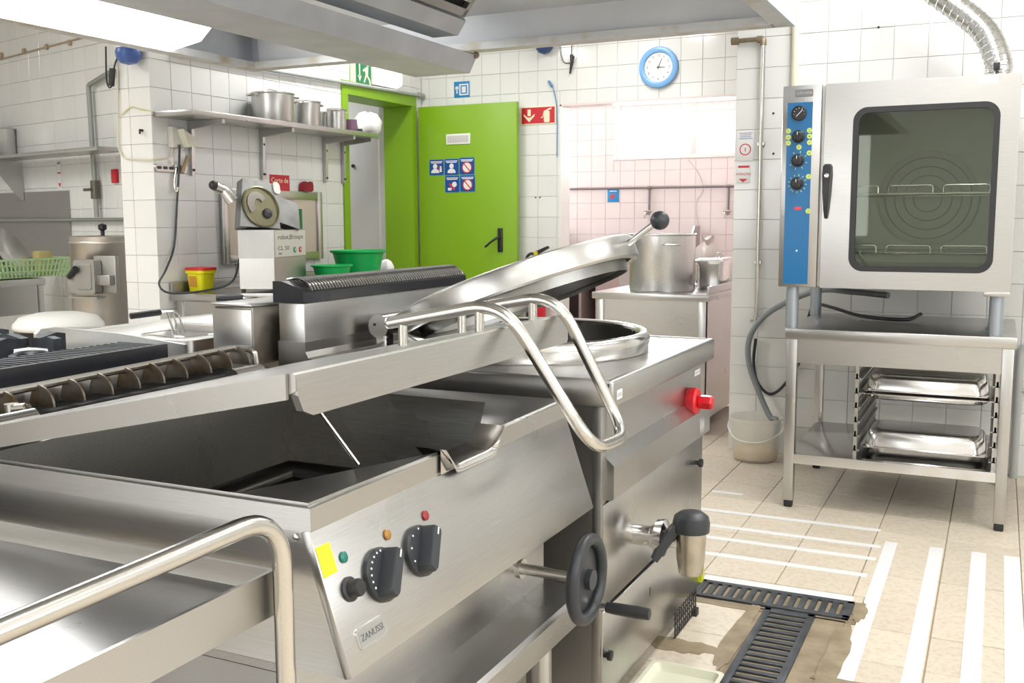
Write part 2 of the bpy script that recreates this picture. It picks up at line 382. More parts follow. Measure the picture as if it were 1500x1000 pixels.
win3 = thing('added_window_3', 'wide white framed window added out of view opposite the clock wall', 'window', (-2.6, -2.2, 1.0), kind='structure')  # frame for the added window light behind the camera
b = B()
for x0, x1, z0, z1 in ((-4.06, -4, .98, 2.32), (-1.2, -1.14, .98, 2.32), (-2.63, -2.57, 1.041, 2.259), (-3.999, -1.201, .98, 1.04), (-3.999, -1.201, 2.26, 2.32)): b.box(x0, x1, -2.21, -2.14, z0, z1, .004)
obj('window_frame', b, WHITEPL, win3)
for bx_, by_ in BATTENS:
    t = thing('assumed_ceiling_lamp', 'assumed white fluorescent batten lamp on the kitchen ceiling, out of view', 'lamp', (bx_, by_, CEIL-.11), group='assumed ceiling battens')
    obj('lamp_body', B().box(bx_-.12, bx_+.12, by_-.65, by_+.65, CEIL-.11, CEIL, .01), WHITEPL, t)
# ---- green doorway and door
dr = thing('door_1', 'open lime green door with a vent and blue hygiene stickers', 'door', (-3.75, 6.88, 0), kind='structure')
fr = B(); JD = .06
fr.box(XL-.25, XL+.012, DY0-.06, DY0+.01, 0, DZ-.012); fr.box(XL-.25, XL+.012, DY1-.01, DY1+.05, 0, DZ-.012); fr.box(XL-.25, XL+.012, DY0-.06, DY1+.05, DZ-.0115, DZ+.08)
obj('door_frame', fr, GREEN, dr, smooth=False)
obj('door_leaf', B().box(XL+.03, XL+.87, 6.845, 6.885, .01, 2.085, .003), GREEN, dr)
v0, v1 = PY(654, 212, 6.845), PY(689, 195, 6.845)
ven = obj('door_vent', B().box(v0[0], v1[0], 6.838, 6.846, v0[2], v1[2], .002), WHITEPL, dr)
b = B(); n = 18
for i in range(n):
    x = v0[0]+.012+(v1[0]-v0[0]-.024)*(i+.5)/n; b.box(x-.0022, x+.0022, 6.8365, 6.8385, v0[2]+.014, v1[2]-.014)
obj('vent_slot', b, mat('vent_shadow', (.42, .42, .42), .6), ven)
hx = PY(732, 365, 6.83)
h = obj('handle_plate', B().box(hx[0]-.02, hx[0]+.02, 6.832, 6.846, .98, 1.16, .004), BLACKP, dr)
obj('door_handle', B().tube(fillet([(hx[0], 6.84, 1.09), (hx[0], 6.79, 1.09), (hx[0]-.05, 6.785, 1.06), (hx[0]-.10, 6.785, 1.02)], .02), .009), BLACKP, h)
# five hygiene stickers on the leaf
STB = mat('sticker_blue', (.012, .07, .33), .4); STW = mat('sticker_white', (.86, .86, .87), .45); STR = mat('sticker_red', (.62, .05, .05), .45); STC = mat('sticker_edge', (.08, .36, .55), .4); SKYBL = mat('sign_sky_blue', (.02, .27, .62), .4)
def sticker(px0, py0, px1, py1, kind):
    a, c = PY(px0, py1, 6.842), PY(px1, py0, 6.842); W, Hh = c[0]-a[0], c[2]-a[2]
    F = frame((a[0], 6.843, a[2]), (1, 0, 0), (0, -1, 0))
    s = obj('hygiene_sticker', B().loft([at_z(rrect(0, W, 0, Hh, .008), 0), at_z(rrect(0, W, 0, Hh, .008), .001)]), STC, dr, F)
    obj('sticker_field', B().loft([at_z(rrect(.003, W-.003, .003, Hh-.003, .007), .001), at_z(rrect(.003, W-.003, .003, Hh-.003, .007), .0014)]), STB, s, F)
    b = B(); m_ = W/2
    for k in range(2): b.box(.012+.006*k, W-.012-.006*k, Hh-.020-.010*k, Hh-.014-.010*k, .0014, .0018)
    if kind in (0, 1):      # head and shoulders
        disc(b, m_-(.012 if kind == 0 else 0), Hh*.56, W*.15, .0014, .0019); q = m_-(.012 if kind == 0 else 0)
        b.prism([(q-W*.28, Hh*.14), (q+W*.28, Hh*.14), (q+W*.26, Hh*.28), (q+W*.12, Hh*.40), (q-W*.12, Hh*.40), (q-W*.26, Hh*.28)], 'Z', .0014, .0019)
        if kind == 0: b.prism([(m_+W*.2, Hh*.2), (m_+W*.36, Hh*.2), (m_+W*.34, Hh*.55), (m_+W*.24, Hh*.6)], 'Z', .0014, .0021)
    elif kind in (2, 4): disc(b, m_, Hh*.42, W*.31, .0014, .0018)
    else: disc(b, m_+W*.15, Hh*.48, W*.16, .0014, .0018); b.box(W*.2, W*.45, Hh*.12, Hh*.28, .0014, .0018)
    obj('sticker_figure', b, STW, s, F)
    b = B()
    if kind in (2, 4):
        ring([(m_+W*.33*math.cos(a), Hh*.42+W*.33*math.sin(a)) for a in np.linspace(0, 2*PI, 24, endpoint=False)], [(m_+W*.27*math.cos(a), Hh*.42+W*.27*math.sin(a)) for a in np.linspace(0, 2*PI, 24, endpoint=False)], .0018, .0022, b)
        d = W*.21; b.prism([(m_-d-.004, Hh*.42+d), (m_-d+.004, Hh*.42+d+.004), (m_+d+.004, Hh*.42-d), (m_+d-.004, Hh*.42-d-.004)], 'Z', .0018, .0023)
    elif kind == 3: b.prism([(W*.25, Hh*.5), (W*.36, Hh*.56), (W*.72, Hh*.2), (W*.6, Hh*.14)], 'Z', .0018, .0023)
    elif kind == 0: b.prism([(m_+W*.14, Hh*.36), (m_+W*.26, Hh*.42), (m_+W*.24, Hh*.6), (m_+W*.14, Hh*.5)], 'Z', .0021, .0024)
    else: b.box(m_-.006, m_+.006, Hh*.10, Hh*.13, .0019, .0022)
    obj('sticker_mark', b, STR, s, F)
sticker(629, 233, 650, 257, 0); sticker(651, 232, 672, 257, 1); sticker(673, 230, 695, 256, 2); sticker(652, 257, 673, 282, 3); sticker(674, 256, 696, 281, 4)
# corridor items behind the doorway
t = thing('corridor_cabinet', 'pale grey tall cabinet door seen through the green doorway', 'cabinet', (-5.0, 6.9, 0))
q0, q1 = PY(517, 415, 7.15), PY(556, 200, 7.15)
obj('cabinet_body', B().box(q0[0]-.25, q1[0], 7.12, 7.28, 0, q1[2], .006), mat('cabinet_grey', (.66, .65, .64), .5), t)
c_ = PY(518, 243, 7.12); obj('cabinet_lock', B().cyl((c_[0], 7.105, c_[2]), (c_[0], 7.121, c_[2]), .014), BLACKP, t)
# ================================================================== COOKING ISLAND
def hit(x, y, p, n):
    d = ray(x, y); n = np.array(n); return Vector(_O+d*((np.array(p)-_O) @ n)/(d @ n))
# ---- tilting bratt pan
PX0, PX1, PY0, PY1, PZT = -1.62, -.847, 1.11, 2.03, .83
bp = thing('tilting_bratt_pan', 'large steel tilting bratt pan with a slanted control panel and pouring lip', 'bratt pan', (-1.2, 1.57, 0))
S0, S1 = 1.475, 1.69
b = B()
outer = [(PX0, PY0), (PX0, PY1), (PX1, PY1), (PX1, S1), (PX1, S0), (PX1, PY0)]
inner = [(-1.59, 1.14, .815), (-1.59, 2.0, .815), (-1.03, 2.0, .812), (-.885, S1-.01, .800), (-.885, S0+.01, .800), (-1.03, 1.14, .812)]
bott = [(-1.56, 1.17, .60), (-1.56, 1.97, .60), (-1.02, 1.97, .60), (-.93, 1.67, .60), (-.93, 1.49, .60), (-1.02, 1.17, .60)]
for i in range(6):
    j = (i+1) % 6
    if i == 3: continue
    b.face((*outer[i], PZT), (*outer[j], PZT), inner[j], inner[i])
    b.face((*outer[i], PZT), (*outer[i], PZT-.042), (*outer[j], PZT-.042), (*outer[j], PZT))
bmesh.ops.remove_doubles(b.bm, verts=b.bm.verts, dist=1e-5)
es = [e for e in b.bm.edges if all(abs(v.co.z-PZT) < 1e-4 for v in e.verts) and len(e.link_faces) == 2 and abs(abs(e.link_faces[0].normal.dot(e.link_faces[1].normal))) < .5]
bmesh.ops.bevel(b.bm, geom=es, offset=.008, segments=3, affect='EDGES')
obj('pan_rim', b, STEEL, bp, ang=50)
b = B(); b.loft([inner, [(p[0], p[1], .70) if 0 else ((p[0]*.6+q[0]*.4), (p[1]*.6+q[1]*.4), .69) for p, q in zip(inner, bott)], bott], False, True)
es = [e for e in b.bm.edges if len(e.link_faces) == 2 and all(v.co.z < .61 for v in e.verts)]
bmesh.ops.bevel(b.bm, geom=es, offset=.03, segments=3, affect='EDGES')
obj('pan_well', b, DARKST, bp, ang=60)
# pouring lip: a rounded channel through the front rim
def lip_curve(x, drop, out):
    pts = []
    for i in range(13):
        t = i/12; y = S0-.006+(S1-S0+.012)*t; z = PZT+.002-drop*min(1, math.sin(PI*t)*1.9); pts.append((x, y, z))
    return pts
b = B(); rows = [lip_curve(-.893, .030, 0), lip_curve(-.865, .034, 0), lip_curve(-.842, .034, 0), lip_curve(-.832, .040, 0), lip_curve(-.832, .050, 0)]
b.loft(rows, False, False, closed=False)
b.loft([[(-.843, p[1], p[2]-.001) for p in rows[2]], [(-.843, p[1], PZT-.042) for p in rows[2]]], False, False, closed=False)
obj('pouring_lip', b, POLISH, bp, ang=60)
# tilting body under the rim
prof = [(-1.60, .79), (-.856, .79), (-.790, .592), (-.80, .578), (-1.60, .578)]
b = B(); b.loft([[(x, y, z) for x, z in prof] for y in (PY0+.012, PY1-.012)], True, True)
b.bm.faces.ensure_lookup_table()
for f in list(b.bm.faces):
    if all(abs(v.co.z-.79) < 1e-4 for v in f.verts): b.bm.faces.remove(f)
obj('pan_body', b, STEEL, bp, smooth=False)
PT, PBt = Vector((-.852, PY0, .790)), Vector((-.784, PY0, .588))
pn = Vector((.202, 0, .068)).normalized(); pu = Vector((0, 1, 0)); Lp = (PT-PBt).length
FPan = frame(PBt+pn*.002, pu, pn)
cp = obj('control_panel', B().box(-.004, PY1-PY0+.004, 0, Lp, -.012, .002, .0015), STEELY, bp, FPan)
def onpanel(x, y): q = FPan.inverted() @ hit(x, y, FPan.translation+pn*.002, pn); return q.x, q.y
KS = mat('yellow_sticker', (.86, .80, .02), .5)
u, v = onpanel(478, 820); obj('yellow_sticker', B().box(u-.016, u+.016, v-.022, v+.022, .002, .0028), KS, cp, FPan)
for (x, y), c, nm in (((502, 816), (.01, .17, .13), 'green_lamp'), ((566, 783), (.36, .17, .03), 'amber_lamp'), ((622, 755), (.30, .02, .03), 'red_lamp')):
    u, v = onpanel(x, y); obj(nm, B().lathe([(.0085, .001), (.0085, .005), (.006, .007), (.001, .0075)], (u, v, 0), 20), mat(nm, c, .25), cp, FPan)
def knob(x, y, r, ang, marks):
    u, v = onpanel(x, y); a = math.radians(ang)
    k = obj('knob', B().lathe([(r, .002), (r, .010), (r*.93, .014), (.001, .0145)], (u, v, 0), 40), DARKGREY, cp, FPan)
    R = FPan @ Matrix.Translation((u, v, 0)) @ Matrix.Rotation(a, 4, 'Z')
    obj('knob_grip', B().loft([at_z(rrect(-r*.34, r*.34, -r*.96, r*.96, r*.2), .012), at_z(rrect(-r*.28, r*.28, -r*.92, r*.92, r*.2), .034), at_z(rrect(-r*.22, r*.22, -r*.86, r*.86, r*.18), .038)]), DARKGREY, k, R)
    b = B(); b.box(-.0015, .0015, r*.55, r*.84, .0380, .0386)
    for i in range(marks):
        t = math.radians(-60-i*240/max(marks-1, 1)); b.box(r*.86*math.cos(t)-.0014, r*.86*math.cos(t)+.0014, r*.86*math.sin(t)-.0014, r*.86*math.sin(t)+.0014, .0135, .0150)
    km = obj('knob_marks', b, STW, k, R); km['kind'] = 'stuff'
knob(556, 842, .041, -38, 16); knob(613, 807, .041, -38, 8)
u, v = onpanel(511, 863); k = obj('push_button', B().lathe([(.018, .002), (.018, .006), (.013, .008), (.013, .022), (.011, .025), (.001, .0255)], (u, v, 0), 24), BLACKP, cp, FPan)
u, v = onpanel(543, 926); 
lg = obj('maker_plate', B().loft([at_z(rrect(u-.037, u+.037, v-.016, v+.016, .008), .001), at_z(rrect(u-.036, u+.036, v-.015, v+.015, .008), .005)]), POLISH, cp, FPan)
obj('plate_recess', B().loft([at_z(rrect(u-.032, u+.032, v-.0115, v+.0115, .005), .0045), at_z(rrect(u-.032, u+.032, v-.0115, v+.0115, .005), .0053)]), mat('plate_grey', (.36, .36, .35), .5, .5), lg, FPan)
text('plate_lettering', 'ZANUSSI', .0135, FPan @ Matrix.Translation((u, v, .0054)), mat('plate_letters', (.12, .12, .12), .5), lg, sx=1.05)
b = B()
for x, y in ((435, 786), (449, 774)): 
    p = PY(x, y, PY0+.012); b.lathe([(.005, 0), (.005, -.004), (.001, -.005)], (p[0], PY0+.012, p[2]), 10, ax='Y')
obj('panel_screw', b, POLISH, bp)
# base frame, apron, drip gutter and legs
obj('base_frame', B().box(-1.60, -.93, PY0+.03, PY1-.03, .10, .565).box(-1.60, -.90, PY0+.015, PY1-.015, .560, .578, .003), DULLST, bp, smooth=False)
obj('apron', B().box(-.93, -.895, PY0+.02, PY1-.01, .41, .575), STEELY, bp, smooth=False)
b = B(); b.prism([(-.93, .40), (-.93, .412), (-.80, .405), (-.790, .398), (-.790, .345), (-.798, .345), (-.80, .385)], 'Y', PY0+.02, PY1-.005); obj('drip_ledge', b, STEELY, bp, smooth=False)
for x in (-1.52, -.86):
    for y in (1.2, 1.93): obj('leg', B().cyl((x, y, .02), (x, y, .40), .022).lathe([(.032, 0), (.032, .02), (.022, .03)], (x, y, 0), 16), STEELZ, bp)
# handwheel
sh = PX(775, 838, -.895); wc = Vector((-.705, sh[1]-.005, sh[2]+.02))
wc = Vector(PY(860, 848, 1.90)); wx, wy, wz = wc
obj('tilt_shaft', B().cyl((-.90, wy, wz), (wx+.006, wy, wz), .0125).lathe([(.022, -.897), (.022, -.889)], (0, wy, wz), 16, ax='X'), TUBE, bp)
wh = obj('handwheel', B().tube([(wx, wy+.083*math.cos(a), wz+.083*math.sin(a)) for a in np.linspace(0, 2*PI, 40, endpoint=False)], .0135, 12, closed=True), DARKGREY, bp)
b = B(); b.lathe([(.074, wx-.012), (.074, wx-.006), (.022, wx+.002), (.022, wx+.014), (.001, wx+.015)], (0, wy, wz), 32, ax='X'); obj('wheel_disc', b, DARKGREY, wh)
a = math.radians(-62); g = Vector((wx, wy+.078*math.cos(a), wz+.078*math.sin(a)))
obj('wheel_pin', B().cyl(g, g+Vector((.035, 0, 0)), .008), POLISH, wh)
obj('wheel_grip', B().lathe([(.011, .03), (.0125, .045), (.0135, .10), (.012, .125), (.001, .127)], g, 16, ax='X'), BLACKP, wh)
# lid
def lidz(x): return 1.018+(x-PX1)*.207
ld = obj('pan_lid', B().prism([(-1.60, lidz(-1.60)), (-.862, lidz(-.862)), (-.850, 1.0165), (-.846, 1.010), (-.846, .992), (-.856, .987), (-1.60, lidz(-1.60)-.012)], 'Y', 1.085, 2.04), STEEL, bp, ang=50)
b = B(); b.prism([(1.085, 1.014), (1.089, .985), (1.100, .962), (1.122, .953), (2.034, .953), (2.040, .960), (2.040, 1.014)], 'X', -.8575, -.8455)
for y in (1.079, 2.0405): b.prism([(-1.60, lidz(-1.60)-.0005), (-.858, lidz(-.858)-.0005), (-.858, lidz(-.858)-.036), (-1.60, lidz(-1.6)-.036)], 'Y', y, y+.0055)
obj('lid_flange', b, STEELY, ld, smooth=False)
ra, rb = (1.735, 1.985)
hp = [(-1.11, ra, lidz(-1.11)+.05), (-.855, ra, 1.064), (-.668, ra, .792), (-.690, rb, .768), (-.85, rb, 1.062), (-1.11, rb, lidz(-1.11)+.05)]
path = [Vector(hp[0])]; F_ = fillet(hp, .075, 8); 
hd = obj('lid_handle', B().tube(F_, .0125, 14).sphere(hp[0], .0128).sphere(hp[-1], .0128), TUBE, ld)
for y in (ra, rb):
    for x in (-1.08, -.905): obj('handle_post', B().cyl((x, y, lidz(x)-.002), (x, y, lidz(x)+.05), .0095), TUBE, hd)
obj('lid_stay', B().tube([PX(470, 605, -1.05), PX(525, 680, -1.0)], .0035, 8), TUBE, ld)
for y in (1.25, 1.9): obj('lid_hinge', B().cyl((-1.63, y-.05, .85), (-1.63, y+.05, .85), .022).box(-1.66, -1.60, y-.045, y+.045, .79, .845), POLISH, bp)

# ---- service worktop strip and vent guard rail behind the pan
ug = thing('vent_guard', 'steel flue vent with a rail and rusty half-moon fins behind the bratt pan', 'vent guard', (-1.76, 1.75, .83))
obj('vent_shelf', B().box(-1.94, -1.668, 1.08, 2.115, .79, .835, .004), STEELY, ug)
obj('vent_slot', B().box(-1.79, -1.70, 1.10, 2.05, .8345, .838), BLACKHOLE, ug)
obj('vent_back', B().box(-1.815, -1.795, 1.09, 2.09, .835, .885, .003), STEELY, ug)
R0, R1 = Vector(PX(0, 576, -1.765)), Vector(PX(345, 509, -1.765)); dR = (R1-R0)/(R1.y-R0.y)
def railp(y): return R0+dR*(y-R0.y)
e0 = railp(R0.y-.05)
obj('guard_rail', B().tube(fillet([e0, R1, R1+Vector((.05, .012, -.004)), (R1.x+.055, R1.y+.014, .836)], .018), .0085, 10), TUBE, ug)
FINR = mat('burnt_fin_steel', (.34, .31, .27), .45, .8, col2=(.20, .13, .07), scale=18)
fin = [(-.006, .006)]+[(.046*math.sin(a)+.004, -.040+.044*math.cos(a)) for a in np.linspace(.15, PI/2, 8)]+[(-.022, -.041), (-.016, -.020)]
for px_ in (13, 63, 108, 150, 190, 226, 260, 295, 326, 352):
    y = PX(px_, 573-px_*.19, -1.745)[1]; q = railp(y)
    obj('guard_fin', B().prism([(q.x+a, q.z+c) for a, c in fin], 'Y', y-.0025, y+.0025), FINR, ug, smooth=False)
q = Vector(PX(17, 600, -1.70))
obj('tube_stub', B().cyl((q.x, q.y, .835), (q.x, q.y, q.z+.012), .013).tube([(q.x, q.y, q.z), Vector(PX(40, 597, -1.66))], .0105, 14, cap=False), TUBE, ug)

# ---- boiling kettle
KX0, KX1, KY0, KY1, KZ = -1.648, -.79, 2.18, 3.11, .85
kc = Vector((-1.24, 2.66, 0))
kt = thing('boiling_kettle', 'steel boiling kettle unit with a round well, red knob and drain tap', 'boiling kettle', (-1.24, 2.64, 0))
n = 64; cir = [(kc.x+.352*math.cos(2*PI*i/n), kc.y+.352*math.sin(2*PI*i/n)) for i in range(n)]; rect = []
for i in range(n):
    a = 2*PI*i/n; c, s = math.cos(a), math.sin(a)
    k = min([(KX1-.012-kc.x)/c if c > 1e-6 else 9, (KX0-kc.x)/c if c < -1e-6 else 9, (KY1-.012-kc.y)/s if s > 1e-6 else 9, (KY0+.012-kc.y)/s if s < -1e-6 else 9]); rect.append((kc.x+k*c, kc.y+k*s))
for cx, cy in ((KX1-.012, KY1-.012), (KX1-.012, KY0+.012), (KX0, KY1-.012), (KX0, KY0+.012)):
    i = min(range(n), key=lambda i: (rect[i][0]-cx)**2+(rect[i][1]-cy)**2); rect[i] = (cx, cy)
wt = obj('worktop', ring(rect, cir, KZ-.012, KZ-.003, B()), STEELY, kt, ang=30)
b = B(); b.box(KX1-.022, KX1, KY0, KY1, KZ-.065, KZ, .008, 3); b.box(KX0, KX1-.004, KY0, KY0+.02, KZ-.065, KZ, .006); b.box(KX0, KX1-.004, KY1-.02, KY1, KZ-.065, KZ, .006)
obj('worktop_edge', b, STEELY, wt)
obj('well_ring', B().lathe([(.350, KZ-.006), (.362, KZ+.002), (.361, .868), (.365, .876), (.364, .894), (.352, .906), (.338, .904), (.331, .894), (.330, .84)], kc, 64, False, False), POLISH, kt, ang=60)
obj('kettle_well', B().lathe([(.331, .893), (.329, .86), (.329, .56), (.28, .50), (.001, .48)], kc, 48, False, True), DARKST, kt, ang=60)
b = B(); b.loft([[(KX0, KY0+.02, z), (-.84, KY0+.02, z), (-.84, KY1-.02, z), (KX0, KY1-.02, z)] for z in (.045, KZ-.05)], True, False); obj('kettle_body', b, DULLST, kt, smooth=False)
obj('control_front', B().box(-.845, -.828, KY0+.045, KY1-.02, .645, .79), STEELY, kt, smooth=False)
obj('side_post', B().box(-.845, -.822, KY0+.012, KY0+.046, .05, .79, .002), DULLST, kt)
obj('front_ledge', B().prism([(-.84, .668), (-.828, .668), (-.797, .640), (-.797, .560), (-.803, .556), (-.84, .556)], 'Y', KY0+.03, KY1-.02), STEELY, kt, smooth=False)
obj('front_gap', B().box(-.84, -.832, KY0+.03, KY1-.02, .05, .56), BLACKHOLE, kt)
dp = obj('kettle_door', B().box(-.838, -.818, KY0+.02, KY1-.022, .292, .546, .002), STEELZ, kt)
p = PX(1018, 677, -.818); obj('door_knob', B().lathe([(.007, 0), (.007, .010), (.013, .014), (.013, .024), (.001, .026)], (-.818, p[1], p[2]), 16, ax='X'), BLACKP, dp)
lp = obj('lower_panel', B().box(-.838, -.818, KY0+.02, KY1-.022, .052, .280, .002), STEELZ, kt)
p = PX(885, 958, -.818); obj('panel_knob', B().lathe([(.008, 0), (.008, .008), (.013, .011), (.013, .02), (.001, .022)], (-.818, p[1], p[2]), 14, ax='X'), BLACKP, lp)
p = PX(952, 866, -.818); obj('key_slot', B().box(-.818, -.8174, p[1]-.003, p[1]+.003, p[2]-.012, p[2]+.012), BLACKP, lp)
p = PX(1012, 858, -.818); obj('yellow_tag', B().box(-.83, -.806, KY1-.05, KY1-.02, .07, .12), mat('yellow_green_tag', (.55, .62, .02), .5), lp)
for x in (-1.55, -.92):
    for y in (2.27, 3.02): obj('foot', B().cyl((x, y, 0), (x, y, .055), .025), BLACKP, kt)
# red knob with its guard disc, small plates
p = PX(1008, 587, -.828); REDK = mat('red_knob', (.62, .01, .02), .3)
k = obj('red_knob', B().lathe([(.040, 0), (.042, .006), (.042, .026), (.036, .032), (.001, .033)], (-.828, p[1], p[2]), 36, ax='X'), REDK, kt)
obj('knob_cap', B().lathe([(.016, .03), (.022, .036), (.022, .070), (.018, .076), (.001, .077)], (-.828, p[1], p[2]), 6, ax='X'), REDK, k, ang=20)
for (x, y), wd, hg, X_ in (((1021, 545), .03, .018, -.8275), ((907, 577), .018, .022, -.7895), ((1028, 622), .026, .05, -.7965)):
    p = PX(x, y, X_); q = obj('rating_plate', B().box(X_, X_+.0012, p[1]-wd, p[1]+wd, p[2]-hg/2, p[2]+hg/2), STW if X_ < -.8 or X_ > -.79 else POLISH, kt)
    bb = B()
    for i in range(4): bb.box(X_+.0012, X_+.0016, p[1]-wd*.8+i*wd*.42, p[1]-wd*.8+i*wd*.42+wd*.28, p[2]-hg*.25, p[2]+hg*.2)
    obj('plate_print', bb, mat('print_grey', (.45, .45, .45), .5), q)
# drain tap
ty, tz = PX(940, 783, -.80)[1], PX(940, 783, -.80)[2]; TAPM = mat('nickel_brass_tap', (.50, .46, .38), .28, 1., var=.2, scale=20)
vx = PY(1012, 800, ty)[0]
tp = obj('drain_tap', B().lathe([(.026, -.83), (.026, -.775), (.030, -.772), (.030, -.76), (.046, -.758), (.046, -.748), (.048, -.747), (.048, -.738), (.040, -.735), (.022, -.728), (.020, vx)], (0, ty, tz), 32, ax='X'), POLISH, kt)
obj('tap_body', B().lathe([(.022, -.075), (.030, -.070), (.036, -.03), (.038, .02), (.038, .052), (.001, .053)], (vx, ty, tz-.012), 32), TAPM, tp)
cap = obj('tap_cap', B().lathe([(.046, .040), (.047, .062), (.043, .078), (.030, .088), (.016, .090), (.001, .0905)], (vx, ty, tz-.012), 32), DARKGREY, tp)
l0, l1 = Vector((vx, ty, tz+.062)), Vector(PY(958, 820, ty-.05))
dv = (l1-l0).normalized(); sv = Vector((0, 0, 1)).cross(dv).normalized(); uv = dv.cross(sv)
rows = []
for t, wd, th in ((.0, .034, .012), (.25, .030, .013), (.5, .022, .012), (.85, .021, .011), (1., .017, .008)):
    c = l0+(l1-l0)*t+Vector((0, 0, .02*math.sin(PI*t))); rows.append([c+sv*wd*a+uv*th*d for a, d in ((-.5, -1), (.5, -1), (.6, 0), (.5, 1), (-.5, 1), (-.6, 0))])
obj('tap_lever', B().loft(rows), DARKGREY, cap, ang=50)
# kettle lid, hinged at the back
hx_, hz_ = -1.615, .916; al = math.radians(20.5)
ML = Matrix.Translation((hx_, 0, hz_)) @ Matrix.Rotation(-al, 4, 'Y') @ Matrix.Translation((.375, kc.y, 0))
kl = obj('kettle_lid', B().lathe([(.001, .020), (.30, .016), (.345, .012), (.354, .008), (.357, .0), (.357, -.048), (.352, -.054), (.336, -.054), (.333, -.050), (.331, -.030), (.300, -.030)], (0, 0, 0), 64, True, False), STEELY, kt, ML, ang=28)
obj('lid_underside', B().lathe([(.300, -.030), (.296, -.066), (.280, -.068), (.276, -.032), (.001, -.028)], (0, 0, 0), 64, False, True), STEELY, kl, ML, ang=28)
obj('lid_drip_ring', B().lathe([(.318, -.030), (.314, -.080), (.309, -.080), (.306, -.030)], (0, 0, 0), 64, False, False), DARKST, kl, ML, ang=28)
b = B(); b.cyl((.35, 0, -.020), (.445, 0, .006), .009); obj('lid_rod', b, POLISH, kl, ML)
obj('lid_ball', B().sphere((.462, 0, .009), .026, 20, 12), DARKGREY, kl, ML)
hg = obj('lid_hinge', B().cyl((hx_, 2.46, hz_), (hx_, 2.85, hz_), .034, seg=28).box(hx_-.018, hx_+.018, 2.475, 2.515, KZ-.01, hz_-.01, .003).box(hx_-.018, hx_+.018, 2.80, 2.84, KZ-.01, hz_-.01, .003), POLISH, kt)
obj('hinge_pin', B().cyl((hx_-.012, 2.458, hz_+.004), (hx_-.012, 2.460, hz_+.004), .004), BLACKP, hg)
for y in (2.52, 2.80): obj('hinge_arm', B().prism([(hx_, hz_+.02), (hx_+.10, hz_+.062), (hx_+.10, hz_+.03), (hx_, hz_-.02)], 'Y', y, y+.02), POLISH, hg)
# flue upstand behind the kettle
fx = -1.68
fl = thing('flue_upstand', 'steel flue upstand topped by a black slotted louvre behind the kettle', 'flue', (-1.72, 2.65, KZ))
obj('flue_box', B().box(-1.765, fx, 2.20, 3.10, .79, 1.000, .003), STEELY, fl)
obj('flue_skirt', B().prism([(-1.768, .79), (-1.768, .895), (fx+.003, .895), (fx+.003, .868), (fx+.012, .852), (fx+.03, .848), (fx+.03, .79)], 'Y', 2.197, 3.103), STEELY, fl, smooth=False)
lv = obj('louvre', B().prism([(-1.775, 1.0), (fx+.006, 1.0), (fx+.006, 1.028), (fx-.004, 1.040), (-1.745, 1.058), (-1.775, 1.058)], 'Y', 2.19, 3.11), BLACKEN, fl, smooth=False)
n = 62
for i in range(n):
    y = 2.235+(3.09-2.235)*i/(n-1)
    obj('louvre_slat', B().tube(smooth_path([(fx+.004, y, 1.032), (fx-.010, y, 1.050), (-1.72, y, 1.064), (-1.76, y, 1.060)], 3), .0036, 6), POLISH, lv)

# ---- back row of the island
br = thing('rear_cook_line', 'steel cabinet base of the cook line on the far side of the island', 'base cabinet', (-2.4, 2.0, 0))
obj('cabinet_body', B().box(-2.58, -1.96, .6, 2.02, .06, .80), STEELY, br, smooth=False)
obj('cabinet_top', B().box(-2.6, -1.945, .58, 2.03, .80, .835, .004), STEELY, br)
fb = thing('rear_flue_box', 'short rust-stained steel flue box at the end of the slotted louvre', 'flue', (-1.88, 2.5, .83))
RUSTF = mat('rust_stained_steel', (.36, .33, .29), .4, .75, col2=(.14, .09, .05), scale=7, vlo=.38, vhi=.62)
obj('flue_body', B().box(-1.93, -1.80, 2.13, 2.9, .83, .995, .008, 3), RUSTF, fb)
obj('flue_end', B().box(-1.932, -1.798, 2.124, 2.131, .832, .985, .003), STEELZ, fb)
obj('flue_top', B().box(-1.935, -1.795, 2.122, 2.9, .990, .999, .003), STEELY, fb)
gr = thing('griddle', 'long black cast-iron griddle with a ribbed top beside the fins', 'griddle', (-2.1, 1.5, .835))
g1 = PX(245, 530, -1.97)[1]
obj('griddle_front', B().box(-1.985, -1.965, .75, g1, .835, .900, .002), BLACKEN, gr)
obj('griddle_body', B().box(-2.13, -1.985, .75, g1, .835, .880), IRON, gr)
for i in range(40):
    y = g1-.012-i*.0235; obj('griddle_rib', B().box(-2.13, -1.986, y-.005, y+.005, .880, .898), IRON, gr, smooth=False)
bn = thing('open_burner_range', 'white topped open burner range with grey cast-iron trivets', 'range', (-2.65, 1.5, .835))
obj('burner_plate', B().box(-2.57, -2.15, .8, 2.0, .835, .862, .004), mat('pale_enamel', (.68, .70, .72), .35), bn)
for cx, cy in ((-2.25, 1.42), (-2.25, 1.80), (-2.47, 1.42), (-2.47, 1.80)):
    q = obj('burner', B().lathe([(.055, .862), (.055, .878), (.035, .886), (.001, .887)], (cx, cy, 0), 24), IRON, bn)
    for a in range(4):
        c, s = math.cos(a*PI/2), math.sin(a*PI/2); M_ = Matrix.Translation((cx, cy, 0)) @ Matrix.Rotation(a*PI/2, 4, 'Z')
        obj('trivet_finger', B().prism([(.02, .90), (.02, .920), (.075, .930), (.10, .925), (.10, .862), (.086, .862), (.076, .90)], 'Y', -.012, .012), IRON, q, M_, ang=25)
fy = thing('deep_fryer', 'pale steel twin deep fryer beside the rusty flue box', 'fryer', (-2.6, 2.4, .835))
FS = steel('pale_fryer_steel', (.78, .78, .77), .34, (60, 1, 60), .1, .1)
